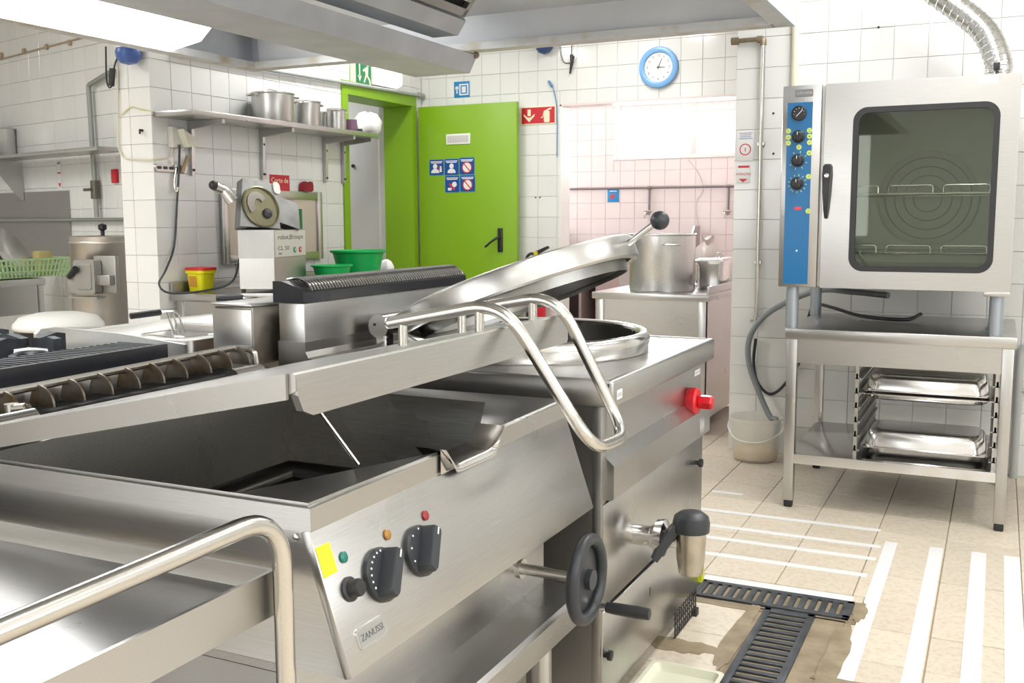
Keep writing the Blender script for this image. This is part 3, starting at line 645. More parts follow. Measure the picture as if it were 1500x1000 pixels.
f0 = rrect(-2.52, -2.0, 2.10, 3.0, .03); f1 = rrect(-2.49, -2.05, 2.14, 2.96, .03); f2 = rrect(-2.45, -2.10, 2.22, 2.88, .06)
obj('fryer_tub', B().loft([at_z(f0, .835), at_z(f0, .892), at_z(f1, .892), at_z(f2, .80), at_z(f2, .70)], False, True), FS, fy, ang=30)
b = B(); b.loft([[(-2.52, 2.10, z), (-2.0, 2.10, z), (-2.0, 3.0, z), (-2.52, 3.0, z)] for z in (.0, .84)], True, False); obj('fryer_cabinet', b, STEELY, fy, smooth=False)
obj('fryer_splash', B().prism([(2.04, .84), (2.04, .895), (2.055, .908), (2.12, .908), (2.30, .892), (3.0, .892), (3.0, .84)], 'X', -2.535, -2.522), FS, fy, smooth=False)
obj('fryer_end', B().prism([(-2.53, .835), (-2.53, .905), (-2.50, .912), (-2.25, .905), (-2.0, .885), (-2.0, .835)], 'Y', 2.085, 2.097), FS, fy, smooth=False)
obj('fryer_divider', B().box(-2.47, -2.08, 2.53, 2.57, .80, .885, .01), FS, fy)
obj('fryer_spout', B().prism([(-2.14, .885), (-2.06, .885), (-2.045, .915), (-2.09, .935), (-2.13, .93)], 'Y', 2.49, 2.62), FS, fy, ang=20)
def basket(x, y, h0, h1, w0):
    t = thing('fryer_basket', w0, 'fryer basket', (x, y, .80), 'fryer baskets')
    b = B()
    lo = rrect(x-.10, x+.10, y-.07, y+.07, .02, 3)
    for z in (.80, .84, .875): b.tube(at_z(lo, z), .0022, 5, closed=True)
    for p in lo[::2]: b.tube([(p[0], p[1], .80), (p[0], p[1], .875)], .0018, 5)
    obj('wire_basket', b, POLISH, t)
    h0, h1 = Vector(h0), Vector(h1); e = h1+(h1-h0)*.02; b = B(); up = (h1-h0).normalized(); sd = Vector((.5, .86, 0))
    for k in (-1, 0, 1):
        s = sd*.016*k
        b.tube(fillet([h1+s*.4, h1+(h1-h0)*.35+s, Vector((x, y, .875))+s], .02), .003, 6)
    obj('basket_wire', b, POLISH, t)
    obj('basket_grip', B().tube([h0, h0+(h1-h0)*.02, h1-(h1-h0)*.04, h1], [.006, .010, .010, .007], 10), BLACKP, t)
basket(-2.28, 2.36, PX(190, 463, -2.32), PX(236, 457, -2.28), 'wire fryer basket with a raised black grip')
basket(-2.26, 2.76, PX(317, 437, -2.20), PX(357, 436, -2.12), 'wire fryer basket with its grip lying flat by the flue box')

# ---- service trolley
tr = thing('service_trolley', 'steel service trolley with a raised tray edge and bent tube handle', 'trolley', (-1.3, .72, 0))
TX0, TX1, TY0, TY1, TZ = -1.80, -.862, .36, 1.052, .752
t0, t1 = rrect(TX0, TX1, TY0, TY1, .006, 2), rrect(TX0+.018, TX1-.018, TY0+.018, TY1-.018, .01, 2)
obj('tray', B().loft([at_z(t0, TZ-.062), at_z(t0, TZ), at_z(rrect(TX0+.006, TX1-.006, TY0+.006, TY1-.006, .006, 2), TZ), at_z(t1, TZ-.026)], False, True), STEEL, tr, ang=25)
lo = rrect(TX0, TX1, TY0, TY1, .006, 2)
obj('lower_tray', B().loft([at_z(lo, .20), at_z(lo, .24), at_z(t1, .24), at_z(t1, .215)], False, True), STEEL, tr, ang=25)
TH = .0135
for x in (TX1+.016,):
    h = [(x, TY1-.006, .06), (x, TY1-.006, .836), (x, TY0, .828), (x, TY0, .06)]
    obj('side_frame', B().tube(fillet(h, .085, 10), TH, 14), TUBE, tr)
    h = [(TX0-.016, TY1-.006, .06), (TX0-.016, TY1-.006, .83), (TX0-.016, TY0, .83), (TX0-.016, TY0, .06)]
    obj('side_frame', B().tube(fillet(h, .05, 8), TH, 14), TUBE, tr)
for x in (TX0-.016, TX1+.016):
    for y in (TY0, TY1-.006): obj('castor', B().lathe([(.001, -.012), (.03, -.012), (.032, -.006), (.032, .006), (.03, .012), (.001, .012)], (x, y, .032), 20, ax='Y').cyl((x, y, .03), (x, y, .075), .008), RUBBER, tr)
# ---- wire mesh under the kettle, drain grates, tray, tapes
b = B()
for i in range(11): b.tube([(-.802, 2.76+.022*i, .003), (-.802, 2.76+.022*i, .082)], .0022, 5)
for i in range(5): b.tube([(-.802, 2.755, .006+.018*i), (-.802, 2.985, .006+.018*i)], .0022, 5)
b.box(-.806, -.79, 2.95, 2.975, 0, .022)
tag(obj('wire_mesh_guard', b, mat('dark_wire', (.05, .05, .05), .5, .5), None), 'small dark wire mesh guard standing under the kettle corner', 'wire mesh')
def grate(name, x0, x1, y0, y1, slots, along, label):
    t = thing(name, label, 'drain grate', ((x0+x1)/2, (y0+y1)/2, 0)); nsl = slots
    b = B(); z0, z1 = -.004, .006
    w_ = .022
    b.box(x0, x1, y0, y0+w_, z0, z1, .002); b.box(x0, x1, y1-w_, y1, z0, z1, .002); b.box(x0, x0+w_, y0, y1, z0, z1, .002); b.box(x1-w_, x1, y0, y1, z0, z1, .002)
    obj('grate_frame', b, IRON, t)
    obj('drain_pit', B().box(x0+.01, x1-.01, y0+.01, y1-.01, -.004, -.0025), BLACKHOLE, t)
    for i in range(nsl+1):
        if along == 'X':
            L_ = (x1-x0-2*w_)/(nsl); x = x0+w_+L_*i; obj('grate_bar', B().box(x-.010, x+.010, y0+w_-.002, y1-w_+.002, -.003, .005, .002), IRON, t)
        else:
            L_ = (y1-y0-2*w_)/(nsl); y = y0+w_+L_*i; obj('grate_bar', B().box(x0+w_-.002, x1-w_+.002, y-.009, y+.009, -.003, .005, .002), IRON, t)
grate('drain_grate', -.86, -.362, 3.122, 3.272, 14, 'X', 'cast-iron drain grate running towards the wall tapes')
grate('drain_grate', -.612, -.458, 2.50, 3.108, 15, 'Y', 'long cast-iron drain grate set in the wet cement')
t = thing('plastic_tray', 'cream plastic tray lying on the wet floor by the drain', 'tray', (-.66, 2.42, 0))
q0, q1 = PZ(990, 1000, .02), PZ(1085, 983, .02)
lo = rrect(-.80, -.60, 2.30, 2.545, .02); li = rrect(-.788, -.612, 2.312, 2.533, .016)
obj('tray_shell', B().loft([at_z(li, .006), at_z(lo, .028), at_z(li, .028), at_z(rrect(-.78, -.62, 2.32, 2.525, .014), .008)], True, True), mat('cream_plastic', (.72, .72, .58), .4), t, ang=30)
def tape(x0, x1, y0, y1, label, grp):
    tag(obj('floor_tape', B().box(x0, x1, y0, y1, -.0005, .0012), TAPE, None, smooth=False), label, 'floor tape', grp)
HL, HG = 'thin white floor tape strip, %s', 'thin tapes between the kettle and the oven'
TN = ['fourth from the drain grate', 'third from the drain grate', 'second from the drain grate', 'next to the wide strip by the grate']
for k_, ((x0, y0), (x1, y1)) in enumerate((((1029, 744.5), (1290, 777)), ((1040, 769), (1290, 801)), ((1040, 787), (1283, 819)), ((1035, 811), (1270, 843)))):
    c = PZ(x1, y1); tape(-1.12, c[0], c[1]-.017, c[1]+.017, HL % TN[k_], HG)
c = PZ(1088, 724); tape(-1.12, c[0], c[1]-.015, c[1]+.015, 'short white tape strip near the translucent bucket', None)
tape(-.86, -.372, 3.278, 3.330, 'wide white tape strip laid along the drain grate', None)
WN = ['beside the end of the drain grate', 'second from the drain grate', 'third from the drain grate', 'fourth from the drain grate']
for k_, (px_, py_, w_) in enumerate(((1306, 794, .044), (1372, 802, .046), (1434, 809, .050), (1482, 815, .052))):
    c = PZ(px_, py_); tape(c[0]-w_/2, c[0]+w_/2, 1.55, c[1], 'wide white tape strip pointing at the oven stand, '+WN[k_], 'wide tapes in front of the oven stand')
# ================================================================== OVEN, STAND AND PIPES
OY, OX0, OX1, OZ0, OZ1 = 4.28, PY(1139.5, 415, 4.274)[0], .045, .945, 1.752; ODP = .78
ov = thing('combi_oven', 'stainless combi oven with a blue control strip and black-framed glass door', 'oven', (-.4, 4.65, .77))
cx0, cx1, cy0, cy1, cz0, cz1 = -.66, .0, OY+.06, OY+.66, 1.02, 1.70
b = B(); b.box(OX0, cx0, OY+.02, OY+ODP, OZ0, OZ1, .004); b.box(cx1, OX1, OY+.02, OY+ODP, OZ0, OZ1, .004); b.box(cx0, cx1, OY+.02, OY+ODP, cz1, OZ1); b.box(cx0, cx1, OY+.02, OY+ODP, OZ0, cz0); b.box(cx0, cx1, cy1, OY+ODP, cz0, cz1)
obj('oven_body', b, STEEL, ov, smooth=False)
CAV = mat('oven_cavity', (.66, .67, .63), .5, .1)
b = B(); e = .003
b.face((cx0+e, OY+.06, cz0+e), (cx1-e, OY+.06, cz0+e), (cx1-e, cy1-e, cz0+e), (cx0+e, cy1-e, cz0+e)); b.face((cx0+e, OY+.06, cz1-e), (cx1-e, OY+.06, cz1-e), (cx1-e, cy1-e, cz1-e), (cx0+e, cy1-e, cz1-e))
b.face((cx0+e, cy1-e, cz0), (cx1-e, cy1-e, cz0), (cx1-e, cy1-e, cz1), (cx0+e, cy1-e, cz1)); b.face((cx0+e, OY+.06, cz0), (cx0+e, cy1, cz0), (cx0+e, cy1, cz1), (cx0+e, OY+.06, cz1)); b.face((cx1-e, OY+.06, cz0), (cx1-e, cy1, cz0), (cx1-e, cy1, cz1), (cx1-e, OY+.06, cz1))
cv = obj('cavity_lining', b, CAV, ov, smooth=False)
fcx, fcz = -.30, 1.31
fg = obj('fan_guard', B().lathe([(.21, -.012), (.21, 0), (.001, .001)], (fcx, cy1-.012, fcz), 40, ax='Y'), mat('fan_plate', (.48, .48, .46), .5, .2), cv)
b = B()
for r in (.06, .10, .14, .18): b.tube([(fcx+r*math.cos(a), cy1-.03, fcz+r*math.sin(a)) for a in np.linspace(0, 2*PI, 32, endpoint=False)], .002, 5, closed=True)
obj('fan_grille', b, mat('fan_wire', (.36, .36, .34), .4, .6), fg)
for z in (1.08, 1.32):
    b = B()
    for x in (cx0+.02, cx1-.02): b.tube([(x, OY+.10, z), (x, cy1-.05, z)], .005, 6)
    for y in (OY+.10, OY+.13, cy1-.06): b.tube([(cx0+.02, y, z), (cx1-.02, y, z)], .004, 6)
    for i in range(3):
        x = cx0+.04+i*.205; b.tube(fillet([(x, OY+.10, z), (x, OY+.10, z+.032), (x+.165, OY+.10, z+.032), (x+.165, OY+.10, z)], .012, 4), .003, 6)
    obj('oven_rack', b, POLISH, cv)
# control column
PXE = PY(1199, 300, OY-.006)[0]
pc = obj('control_column', B().box(OX0, PXE, OY-.006, OY+.03, OZ0-.004, OZ1+.004, .004), STEELZ, ov)
FO = frame((0, OY-.006, 0), (1, 0, 0), (0, -1, 0))
def onov(x, y, d=.006): p = PY(x, y, OY-d); return p[0], p[2]
a0, a1 = onov(1146.5, 415), onov(1191, 149)
bl = obj('blue_panel', B().box(a0[0], a1[0], a0[1], a1[1], 0, .0015), BLUEP, pc, FO)
LIME = mat('lime_symbol', (.62, .76, .18), .4); GLY = mat('symbol_ink', (.10, .20, .10), .5)
x, z = onov(1178, 136); mp_ = obj('maker_plate', B().loft([at_z(rrect(x-.036, x+.036, z-.014, z+.014, .005), 0), at_z(rrect(x-.036, x+.036, z-.014, z+.014, .005), .003)]), mat('plate_dark', (.22, .22, .22), .4, .6), pc, FO)
rl = B(); rnd_ = random.Random(4)      # the photo's raised lettering is too blurred to read: only a worn relief
for i in range(9):
    xr = x-.027+i*.0066; rl.box(xr, xr+rnd_.uniform(.0025, .005), z-.005+rnd_.uniform(0, .003), z+.001+rnd_.uniform(0, .004), .003, .0036)
q = obj('plate_relief', rl, mat('worn_relief', (.40, .40, .39), .4, .6), mp_, FO); q['kind'] = 'stuff'
x, z = onov(1171, 166)
ga = obj('pressure_gauge', B().lathe([(.030, 0), (.030, .010), (.026, .012), (.025, .008), (.001, .008)], (x, z, 0), 32), BLACKP, bl, FO)
b = B()
for i in range(9):
    t = math.radians(225-i*33.75); b.prism([(x+.019*math.cos(t)-.001, z+.019*math.sin(t)-.001), (x+.019*math.cos(t)+.001, z+.019*math.sin(t)-.001), (x+.022*math.cos(t)+.001, z+.022*math.sin(t)+.001), (x+.022*math.cos(t)-.001, z+.022*math.sin(t)+.001)], 'Z', .008, .0086)
o = obj('gauge_ticks', b, STW, ga, FO); o['kind'] = 'stuff'
obj('gauge_needle', B().prism([(x-.012, z-.012), (x-.010, z-.013), (x+.015, z+.013), (x+.013, z+.014)], 'Z', .0085, .0092), STW, ga, FO)
def oknob(px_, py_, r, ticks, a0_, a1_):
    x, z = onov(px_, py_)
    k = obj('oven_knob', B().lathe([(r, .001), (r, .006), (r*.8, .010), (r*.74, .026), (r*.6, .029), (.001, .0292)], (x, z, 0), 28), BLACKP, bl, FO)
    obj('knob_bar', B().box(x-.005, x+.005, z-r*.74, z+r*.74, .024, .036, .003), BLACKP, k, FO)
    b = B()
    for i in range(ticks):
        t = math.radians(a0_+(a1_-a0_)*i/max(ticks-1, 1)); M_ = Matrix.Translation((x+r*1.32*math.cos(t), z+r*1.32*math.sin(t), 0)) @ Matrix.Rotation(t, 4, 'Z'); n0 = len(b.bm.verts)
        b.box(-.004, .004, -.0012, .0012, .0015, .0021); b.bm.verts.ensure_lookup_table()
        for v in b.bm.verts[n0:]: v.co = M_ @ v.co
    if ticks: q = obj('dial_ticks', b, LIME, bl, FO); q['kind'] = 'stuff'
    obj('knob_pointer', B().box(x-.0012, x+.0012, z+r*.2, z+r*.7, .036, .0365), STW, k, FO)
oknob(1170, 200, .026, 0, 0, 0); oknob(1169, 235, .026, 7, -150, 120); oknob(1168, 269, .026, 13, -120, 225)
for i, (px_, py_) in enumerate(((1155, 192), (1155, 201), (1155, 209.5), (1186, 191), (1186, 199.5), (1186, 208.5), (1170.5, 215.5), (1185.5, 224), (1184.5, 258.5), (1184, 309))):
    x, z = onov(px_, py_); s_ = obj('function_symbol', B().lathe([(.0105, .0015), (.0105, .0024)], (x, z, 0), 20), LIME, bl, FO)
    b = B()
    if i % 3 == 0: b.box(x-.004, x+.004, z-.0042, z-.0026, .0024, .003).box(x-.004, x+.004, z+.0026, z+.0042, .0024, .003)
    elif i % 3 == 1: b.box(x-.0045, x+.0045, z-.001, z+.001, .0024, .003).box(x-.001, x+.001, z-.0045, z-.0011, .0024, .003)
    else: b.prism([(x-.004, z-.004), (x-.002, z-.004), (x+.004, z+.004), (x+.002, z+.004)], 'Z', .0024, .003)
    q = obj('symbol_glyph', b, GLY, s_, FO); q['kind'] = 'stuff'
x, z = onov(1169, 305); obj('red_display', B().box(x-.014, x+.014, z-.006, z+.006, .0015, .003), mat('red_display', (.72, .04, .05), .3), bl, FO)
x, z = onov(1167, 367); obj('pilot_hole', B().lathe([(.004, .0015), (.004, .0022)], (x, z, 0), 12), STW, bl, FO)
# door
DX0, DX1, DZ0, DZ1 = PY(1204, 300, OY-.018)[0], .043, OZ0-.004, OZ1+.002
g0, g1 = onov(1242, 397, .02), onov(1467, 147, .02)
ro, ri = rrect(g0[0], g1[0], g0[1], g1[1], .055, 8), rrect(g0[0]+.022, g1[0]-.022, g0[1]+.022, g1[1]-.022, .04, 8)
door_sheet = rrect(DX0, DX1, DZ0, DZ1, .006, 8)
od = obj('oven_door', ring(door_sheet, ro, -.012, .012, B()), STEEL, ov, FO, ang=25)
obj('window_seal', ring(ro, ri, -.004, .016, B()), BLACKP, od, FO, ang=40)
def glass_mat():
    m = bpy.data.materials.new('smoked_oven_glass'); m.use_nodes = True; t = m.node_tree; t.nodes.clear()
    tr_, gl, mx, fr_, o = [t.nodes.new(n) for n in ('ShaderNodeBsdfTransparent', 'ShaderNodeBsdfGlossy', 'ShaderNodeMixShader', 'ShaderNodeFresnel', 'ShaderNodeOutputMaterial')]
    tr_.inputs[0].default_value = (.80, .83, .78, 1); gl.inputs[1].default_value = .02; gl.inputs[0].default_value = (.9, .95, .85, 1); fr_.inputs[0].default_value = 1.5
    t.links.new(fr_.outputs[0], mx.inputs[0]); t.links.new(tr_.outputs[0], mx.inputs[1]); t.links.new(gl.outputs[0], mx.inputs[2]); t.links.new(mx.outputs[0], o.inputs[0]); return m
obj('door_glass', B().loft([at_z(ri, .003), at_z(ri, .006)]), glass_mat(), od, FO, smooth=False)
hx0, hz0 = onov(1212, 240, .03); hx1, hz1 = onov(1211, 320, .03)
rows = []
for t, wd, dp in ((0, .014, .022), (.04, .019, .03), (.2, .021, .036), (.5, .018, .04), (.85, .012, .036), (1, .007, .026)):
    zz = hz0+(hz1-hz0)*t; rows.append([(hx0+wd*a, zz, d*dp) for a, d in ((-1, .4), (-.7, .95), (.7, .95), (1, .4), (.8, .1), (-.8, .1))])
hn = obj('door_handle', B().loft(rows), BLACKP, od, FO, ang=50)
obj('handle_screw', B().lathe([(.009, .030), (.009, .036), (.001, .037)], (hx0, onov(1211, 257, .03)[1], 0), 16), POLISH, hn, FO)
obj('hinge_cap', B().box(DX1-.09, DX1, DZ0-.018, DZ0, -.004, .012, .002), STEEL, od, FO)
x, z = onov(1447, 116, .02); obj('paper_label', B().box(x-.034, x+.034, z-.014, z+.014, .012, .0126), STW, od, FO)
for x, y in ((-.775, OY+.05), (-.0, OY+.05), (-.775, OY+.66), (-.0, OY+.66)): obj('oven_foot', B().lathe([(.026, .767), (.026, .90), (.024, .945)], (x, y, 0), 20), mat('foot_grey', (.36, .40, .44), .4, .6), ov)
obj('rear_vent', B().box(-.02, .04, OY+.2, OY+.3, OZ1, OZ1+.015), BLACKP, ov)
# flexible duct on the oven
dcx, dcy = PY(1462, 105, 4.75)[0], 4.75
pts = [(dcx, dcy, OZ1+.002), (dcx, dcy, OZ1+.06), (dcx, dcy, OZ1+.11), Vector(PY(1444, 48, 4.78)), Vector(PY(1408, 16, 4.82)), Vector(PY(1355, -20, 4.88)), Vector(PY(1270, -70, 4.95))]
cen = smooth_path(pts, 14); b = B()
b.tube(cen, .052, 20)
fd = thing('flexible_duct', 'silver ribbed flexible exhaust duct rising from the oven top', 'duct', (dcx, dcy, OZ1))
obj('duct_skin', b, steel('foil_duct', (.72, .72, .71), .26, (9, 9, 9), .2, .15), fd)
for i in range(3, len(cen)-1, 3):
    d = (cen[min(i+1, len(cen)-1)]-cen[i-1]).normalized(); x = d.orthogonal().normalized(); y = d.cross(x)
    obj('duct_rib', B().tube([cen[i]+x*.0525*math.cos(a)+y*.0525*math.sin(a) for a in np.linspace(0, 2*PI, 24, endpoint=False)], .0022, 5, closed=True), POLISH, fd)
b = B(); q = Vector(PY(1460, 98, 4.68)); b.box(q.x-.012, q.x+.012, q.y-.01, q.y+.01, q.z-.012, q.z+.018, .003).cyl((q.x, q.y, OZ1+.002), (q.x, q.y, q.z), .004)
obj('duct_clip', b, BLACKP, fd)
# ---- stand
SX0, SX1, SY0, SY1, SZ = -.793, .078, OY+.003, OY+.80, .767
st = thing('oven_stand', 'stainless oven stand with pan runners and a low shelf', 'stand', (-.36, 4.68, 0))
obj('stand_top', B().box(SX0, SX1, SY0, SY1, SZ-.045, SZ, .004), STEEL, st)
obj('stand_rail', B().box(SX0+.05, SX1-.05, SY0+.01, SY0+.03, SZ-.145, SZ-.045), STEEL, st, smooth=False)
obj('stand_rail', B().box(SX0+.05, SX1-.05, SY1-.03, SY1-.01, SZ-.145, SZ-.045), STEEL, st, smooth=False)
for x in (SX0+.008, SX1-.05):
    for y in (SY0+.006, SY1-.048):
        obj('leg', B().box(x, x+.042, y, y+.042, .03, SZ-.045, .003), STEELZ, st)
        obj('leg_foot', B().box(x+.003, x+.039, y+.003, y+.039, 0, .032, .006), BLACKP, st)
obj('low_shelf', B().box(SX0+.02, SX1-.02, SY0+.02, SY1-.02, .205, .232, .003).box(SX0+.045, SX1-.045, SY0+.012, SY0+.022, .192, .232), POLISH, st)
ZR0, ZR1 = PY(1350, 662, SY0+.10)[2], PY(1350, 577, SY0+.10)[2]
RX0, RX1 = PY(1251, 600, SY0+.03)[0], PY(1462, 600, SY0+.03)[0]
for x, s in ((RX0, 1), (RX1, -1)):
    b = B()
    for y in (SY0+.04, SY1-.06): b.box(min(x, x+s*.014), max(x, x+s*.014), y, y+.016, .232, SZ-.045)
    b.box(min(x, x+s*.014), max(x, x+s*.014), SY0+.056, SY1-.06, .2325, .244).box(min(x, x+s*.014), max(x, x+s*.014), SY0+.056, SY1-.06, SZ-.06, SZ-.0455)
    fr_ = obj('runner_frame', b, STEELZ, st, smooth=False); fr_['kind'] = 'stuff'
    for i in range(6):
        z = ZR0+(ZR1-ZR0)/4*(i-.0)-.003; obj('runner', B().box(min(x, x+s*.024), max(x, x+s*.024), SY0+.04, SY1-.05, z-.003, z+.002).box(min(x+s*.002, x+s*.010), max(x+s*.002, x+s*.010), SY0+.04, SY1-.05, z, z+.02), DULLST, fr_, smooth=False)
def gn_pan(z, depth, inv, y0, label):
    t = thing('gastronorm_pan', label, 'pan', ((RX0+RX1)/2, y0+.17, z), 'pans in the oven stand'); x0, x1, y1 = RX0+.016, RX1-.016, y0+.335
    s = -1 if inv else 1; r0, r1 = rrect(x0, x1, y0, y1, .03), rrect(x0+.018, x1-.018, y0+.018, y1-.018, .05); r2 = rrect(x0+.025, x1-.025, y0+.025, y1-.025, .05); r3 = rrect(x0+.045, x1-.045, y0+.045, y1-.045, .04)
    top = z if inv else z
    zz = lambda d: z+d if inv else z+depth-d
    obj('pan_shell', B().loft([at_z(r0, zz(0)), at_z(r0, zz(.003)), at_z(r1, zz(.004)), at_z(r2, zz(depth*.66)), at_z(rrect(x0+.030, x1-.030, y0+.030, y1-.030, .055), zz(depth*.84)), at_z(rrect(x0+.042, x1-.042, y0+.042, y1-.042, .055), zz(depth*.96)), at_z(rrect(x0+.065, x1-.065, y0+.065, y1-.065, .05), zz(depth))], False, True), POLISH, t, ang=40)
ZR = [PY(1350, y, SY0+.10)[2] for y in (662, 577, 592)]
gn_pan(ZR[0], .072, True, SY0+.10, 'upside-down deep steel pan on the lowest runner')
gn_pan(ZR[1], .072, True, SY0+.10, 'upside-down deep steel pan on an upper runner of the oven stand')
gn_pan(ZR[2], .030, False, SY0+.10, 'shallow steel pan between the two upside-down deep pans')
# hoses under the oven, bucket
GH = mat('grey_hose', (.22, .25, .27), .45)
bk = PZ(1106, 672); bkx, bky = bk[0], min(bk[1], 5.12)
Yh = 5.18
tag(obj('drain_hose', B().tube(smooth_path([(-.45, 4.92, .87), (-.62, 5.02, .875), (-.80, 5.10, .87), PY(1130, 455, Yh), PY(1100, 490, Yh), PY(1097, 530, Yh), PY(1112, 575, Yh), PY(1128, 610, Yh-.03), (bkx+.10, bky+.02, .20), (bkx+.09, bky, .06)], 6), .0145, 12), GH, None), 'thick grey drain hose looping from the oven into the bucket', 'hose')
tag(obj('water_hose', B().tube(smooth_path([PY(1107, 496, 5.25), PY(1104, 530, 5.255), PY(1110, 560, 5.255), PY(1128, 577, 5.255), PY(1150, 562, 5.255), PY(1175, 520, 5.24), (-.84, 5.16, .74), (-.80, 5.12, .80), (-.70, 4.98, .80), (-.55, 4.80, .782), (-.36, 4.72, .780), (-.30, 4.80, .80)], 6), .008, 10), BLACKP, None), 'thin black water hose hanging between the pipe valve and the oven', 'hose')
bt = thing('bucket', 'translucent white plastic bucket with yellowish water on the floor', 'bucket', (bkx, bky, 0))
TRANS = mat('translucent_plastic', (.86, .84, .78), .35, alpha=.38)
obj('bucket_shell', B().lathe([(.001, .004), (.105, .004), (.112, .02), (.125, .20), (.132, .203), (.134, .222), (.128, .222), (.121, .20), (.108, .02), (.001, .012)], (bkx, bky, 0), 36), TRANS, bt)
obj('bucket_water', B().lathe([(.107, .014), (.1105, .055), (.001, .055)], (bkx, bky, 0), 32), mat('amber_water', (.62, .36, .06), .1), bt)
obj('bucket_handle', B().tube(smooth_path([(bkx-.132, bky, .205), (bkx-.135, bky-.03, .16), (bkx-.06, bky-.128, .12), (bkx+.06, bky-.128, .12), (bkx+.135, bky-.03, .16), (bkx+.132, bky, .205)], 6), .003, 6), WHITEPL, bt)
# pipes on the oven wall
wx_ = PY(1118, 60, YO-.03)[0]
pp = thing('water_pipe', 'thin steel water pipe with a weathered brass elbow on the pier', 'pipe', (wx_, YO, .7))
zt = PY(1118, 57, YO-.03)[2]; zb = PY(1112, 470, YO-.03)[2]
obj('pipe_run', B().cyl((wx_, YO-.03, zb), (wx_, YO-.03, zt), .010), TUBE, pp)
obj('pipe_elbow', B().tube(fillet([(wx_, YO-.03, zt-.03), (wx_, YO-.03, zt), (wx_-.03, YO-.03, zt)], .02), .017, 12).tube([(wx_-.03, YO-.03, zt), (wx_-.15, YO-.03, zt)], .012).cyl((wx_-.16, YO-.03, zt), (wx_-.125, YO-.03, zt), .019), BRASS, pp)
obj('pipe_valve', B().cyl((wx_, YO-.03, zb-.01), (wx_, YO-.03, zb+.03), .015).cyl((wx_, YO-.03, zb-.03), (wx_, YO-.03, zb-.01), .011).box(wx_-.03, wx_+.018, YO-.035, YO-.02, zb-.006, zb+.006), POLISH, pp)
b = B()
for z in (1.60, 1.0): obj('pipe_clip', B().box(wx_-.016, wx_+.016, YO-.032, YO, z-.008, z+.008), TUBE, pp)

cx_ = PY(1165, 60, YO-.02)[0]
tag(obj('cream_conduit', B().cyl((cx_, YO-.018, 1.2), (cx_, YO-.018, CEIL), .0175), CREAM, None), 'cream painted conduit running down the tiles behind the oven', 'conduit')
b = B(); ex = PY(1490, 600, YO-.04)[0]
b.tube(fillet([(ex, YO-.04, .0), (ex, YO-.04, .62), (ex+.3, YO-.04, .62)], .03), .018, 12).tube([(ex, YO-.04, .42), (ex+.4, YO-.04, .42)], .014, 10)
tag(obj('grey_waste_pipe', b, mat('pvc_grey', (.50, .52, .52), .5), None), 'grey waste pipe beside the right leg of the oven stand', 'pipe')
# anchor holes in the tiles
for x, y in ((1287, 40), (1133, 166), (1133, 225)):
    p = PY(x, y, YO); tag(obj('wall_plug', B().lathe([(.006, -.002), (.004, .0)], (p[0], YO-.0, p[2]), 10, ax='Y'), BLACKP, None), 'small dark wall plug in the white tiles near the oven', 'wall plug', 'wall plugs')
# notices on the pier
def notice(name, px0, py0, px1, py1, Yv, label, cat, colr=STW, rim=None):
    a, c = PY(px0, py1, Yv), PY(px1, py0, Yv); W, Hh = c[0]-a[0], c[2]-a[2]; F = frame((a[0], Yv, a[2]), (1, 0, 0), (0, -1, 0))
    t = thing(name, label, cat, ((a[0]+c[0])/2, Yv, a[2])); obj('sign_plate', B().box(0, W, 0, Hh, 0, .003, .0008), rim or colr, t, F)
    if rim: obj('sign_field', B().box(W*.03+.003, W-.003-W*.03, Hh*.04+.003, Hh-.003-Hh*.04, .003, .0034), colr, t, F)
    return t, F, W, Hh
t, F, W, Hh = notice('gas_notice', 1079, 191, 1105, 236, YO-.002, 'white notice with a red ringed dial on the pier', 'sign')
b = B(); 
for i in range(4): b.box(W*(.12+.06*(i in (1, 2))), W*(.9-.07*(i in (1, 2))), Hh*(.91-.06*i), Hh*(.93-.06*i), .003, .0034)
q = obj('notice_text', b, mat('ink_blue', (.12, .2, .42), .5), t, F); q['kind'] = 'stuff'
m_ = (W/2, Hh*.38); ci = lambda r: [(m_[0]+r*math.cos(a), m_[1]+r*math.sin(a)) for a in np.linspace(0, 2*PI, 32, endpoint=False)]
obj('dial_ring', ring(ci(W*.34), ci(W*.28), .003, .0036, B()), STR, t, F); obj('dial_mark', B().box(m_[0]-.002, m_[0]+.002, m_[1]-W*.12, m_[1]+W*.1, .003, .0036), STR, t, F)
t, F, W, Hh = notice('attention_notice', 1079, 240, 1099, 268, YO-.002, 'small white attention notice with a red arrow on the pier', 'sign')
obj('notice_heading', B().box(W*.1, W*.95, Hh*.80, Hh*.92, .003, .0034), STR, t, F); text('notice_word', 'ATENÇÃO', .0165, F @ Matrix.Translation((W/2, Hh*.46, .0033)), STR, t)
obj('notice_arrow', B().prism([(W*.15, Hh*.22), (W*.85, Hh*.22), (W*.5, Hh*.03)], 'Z', .003, .0034), STR, t, F)
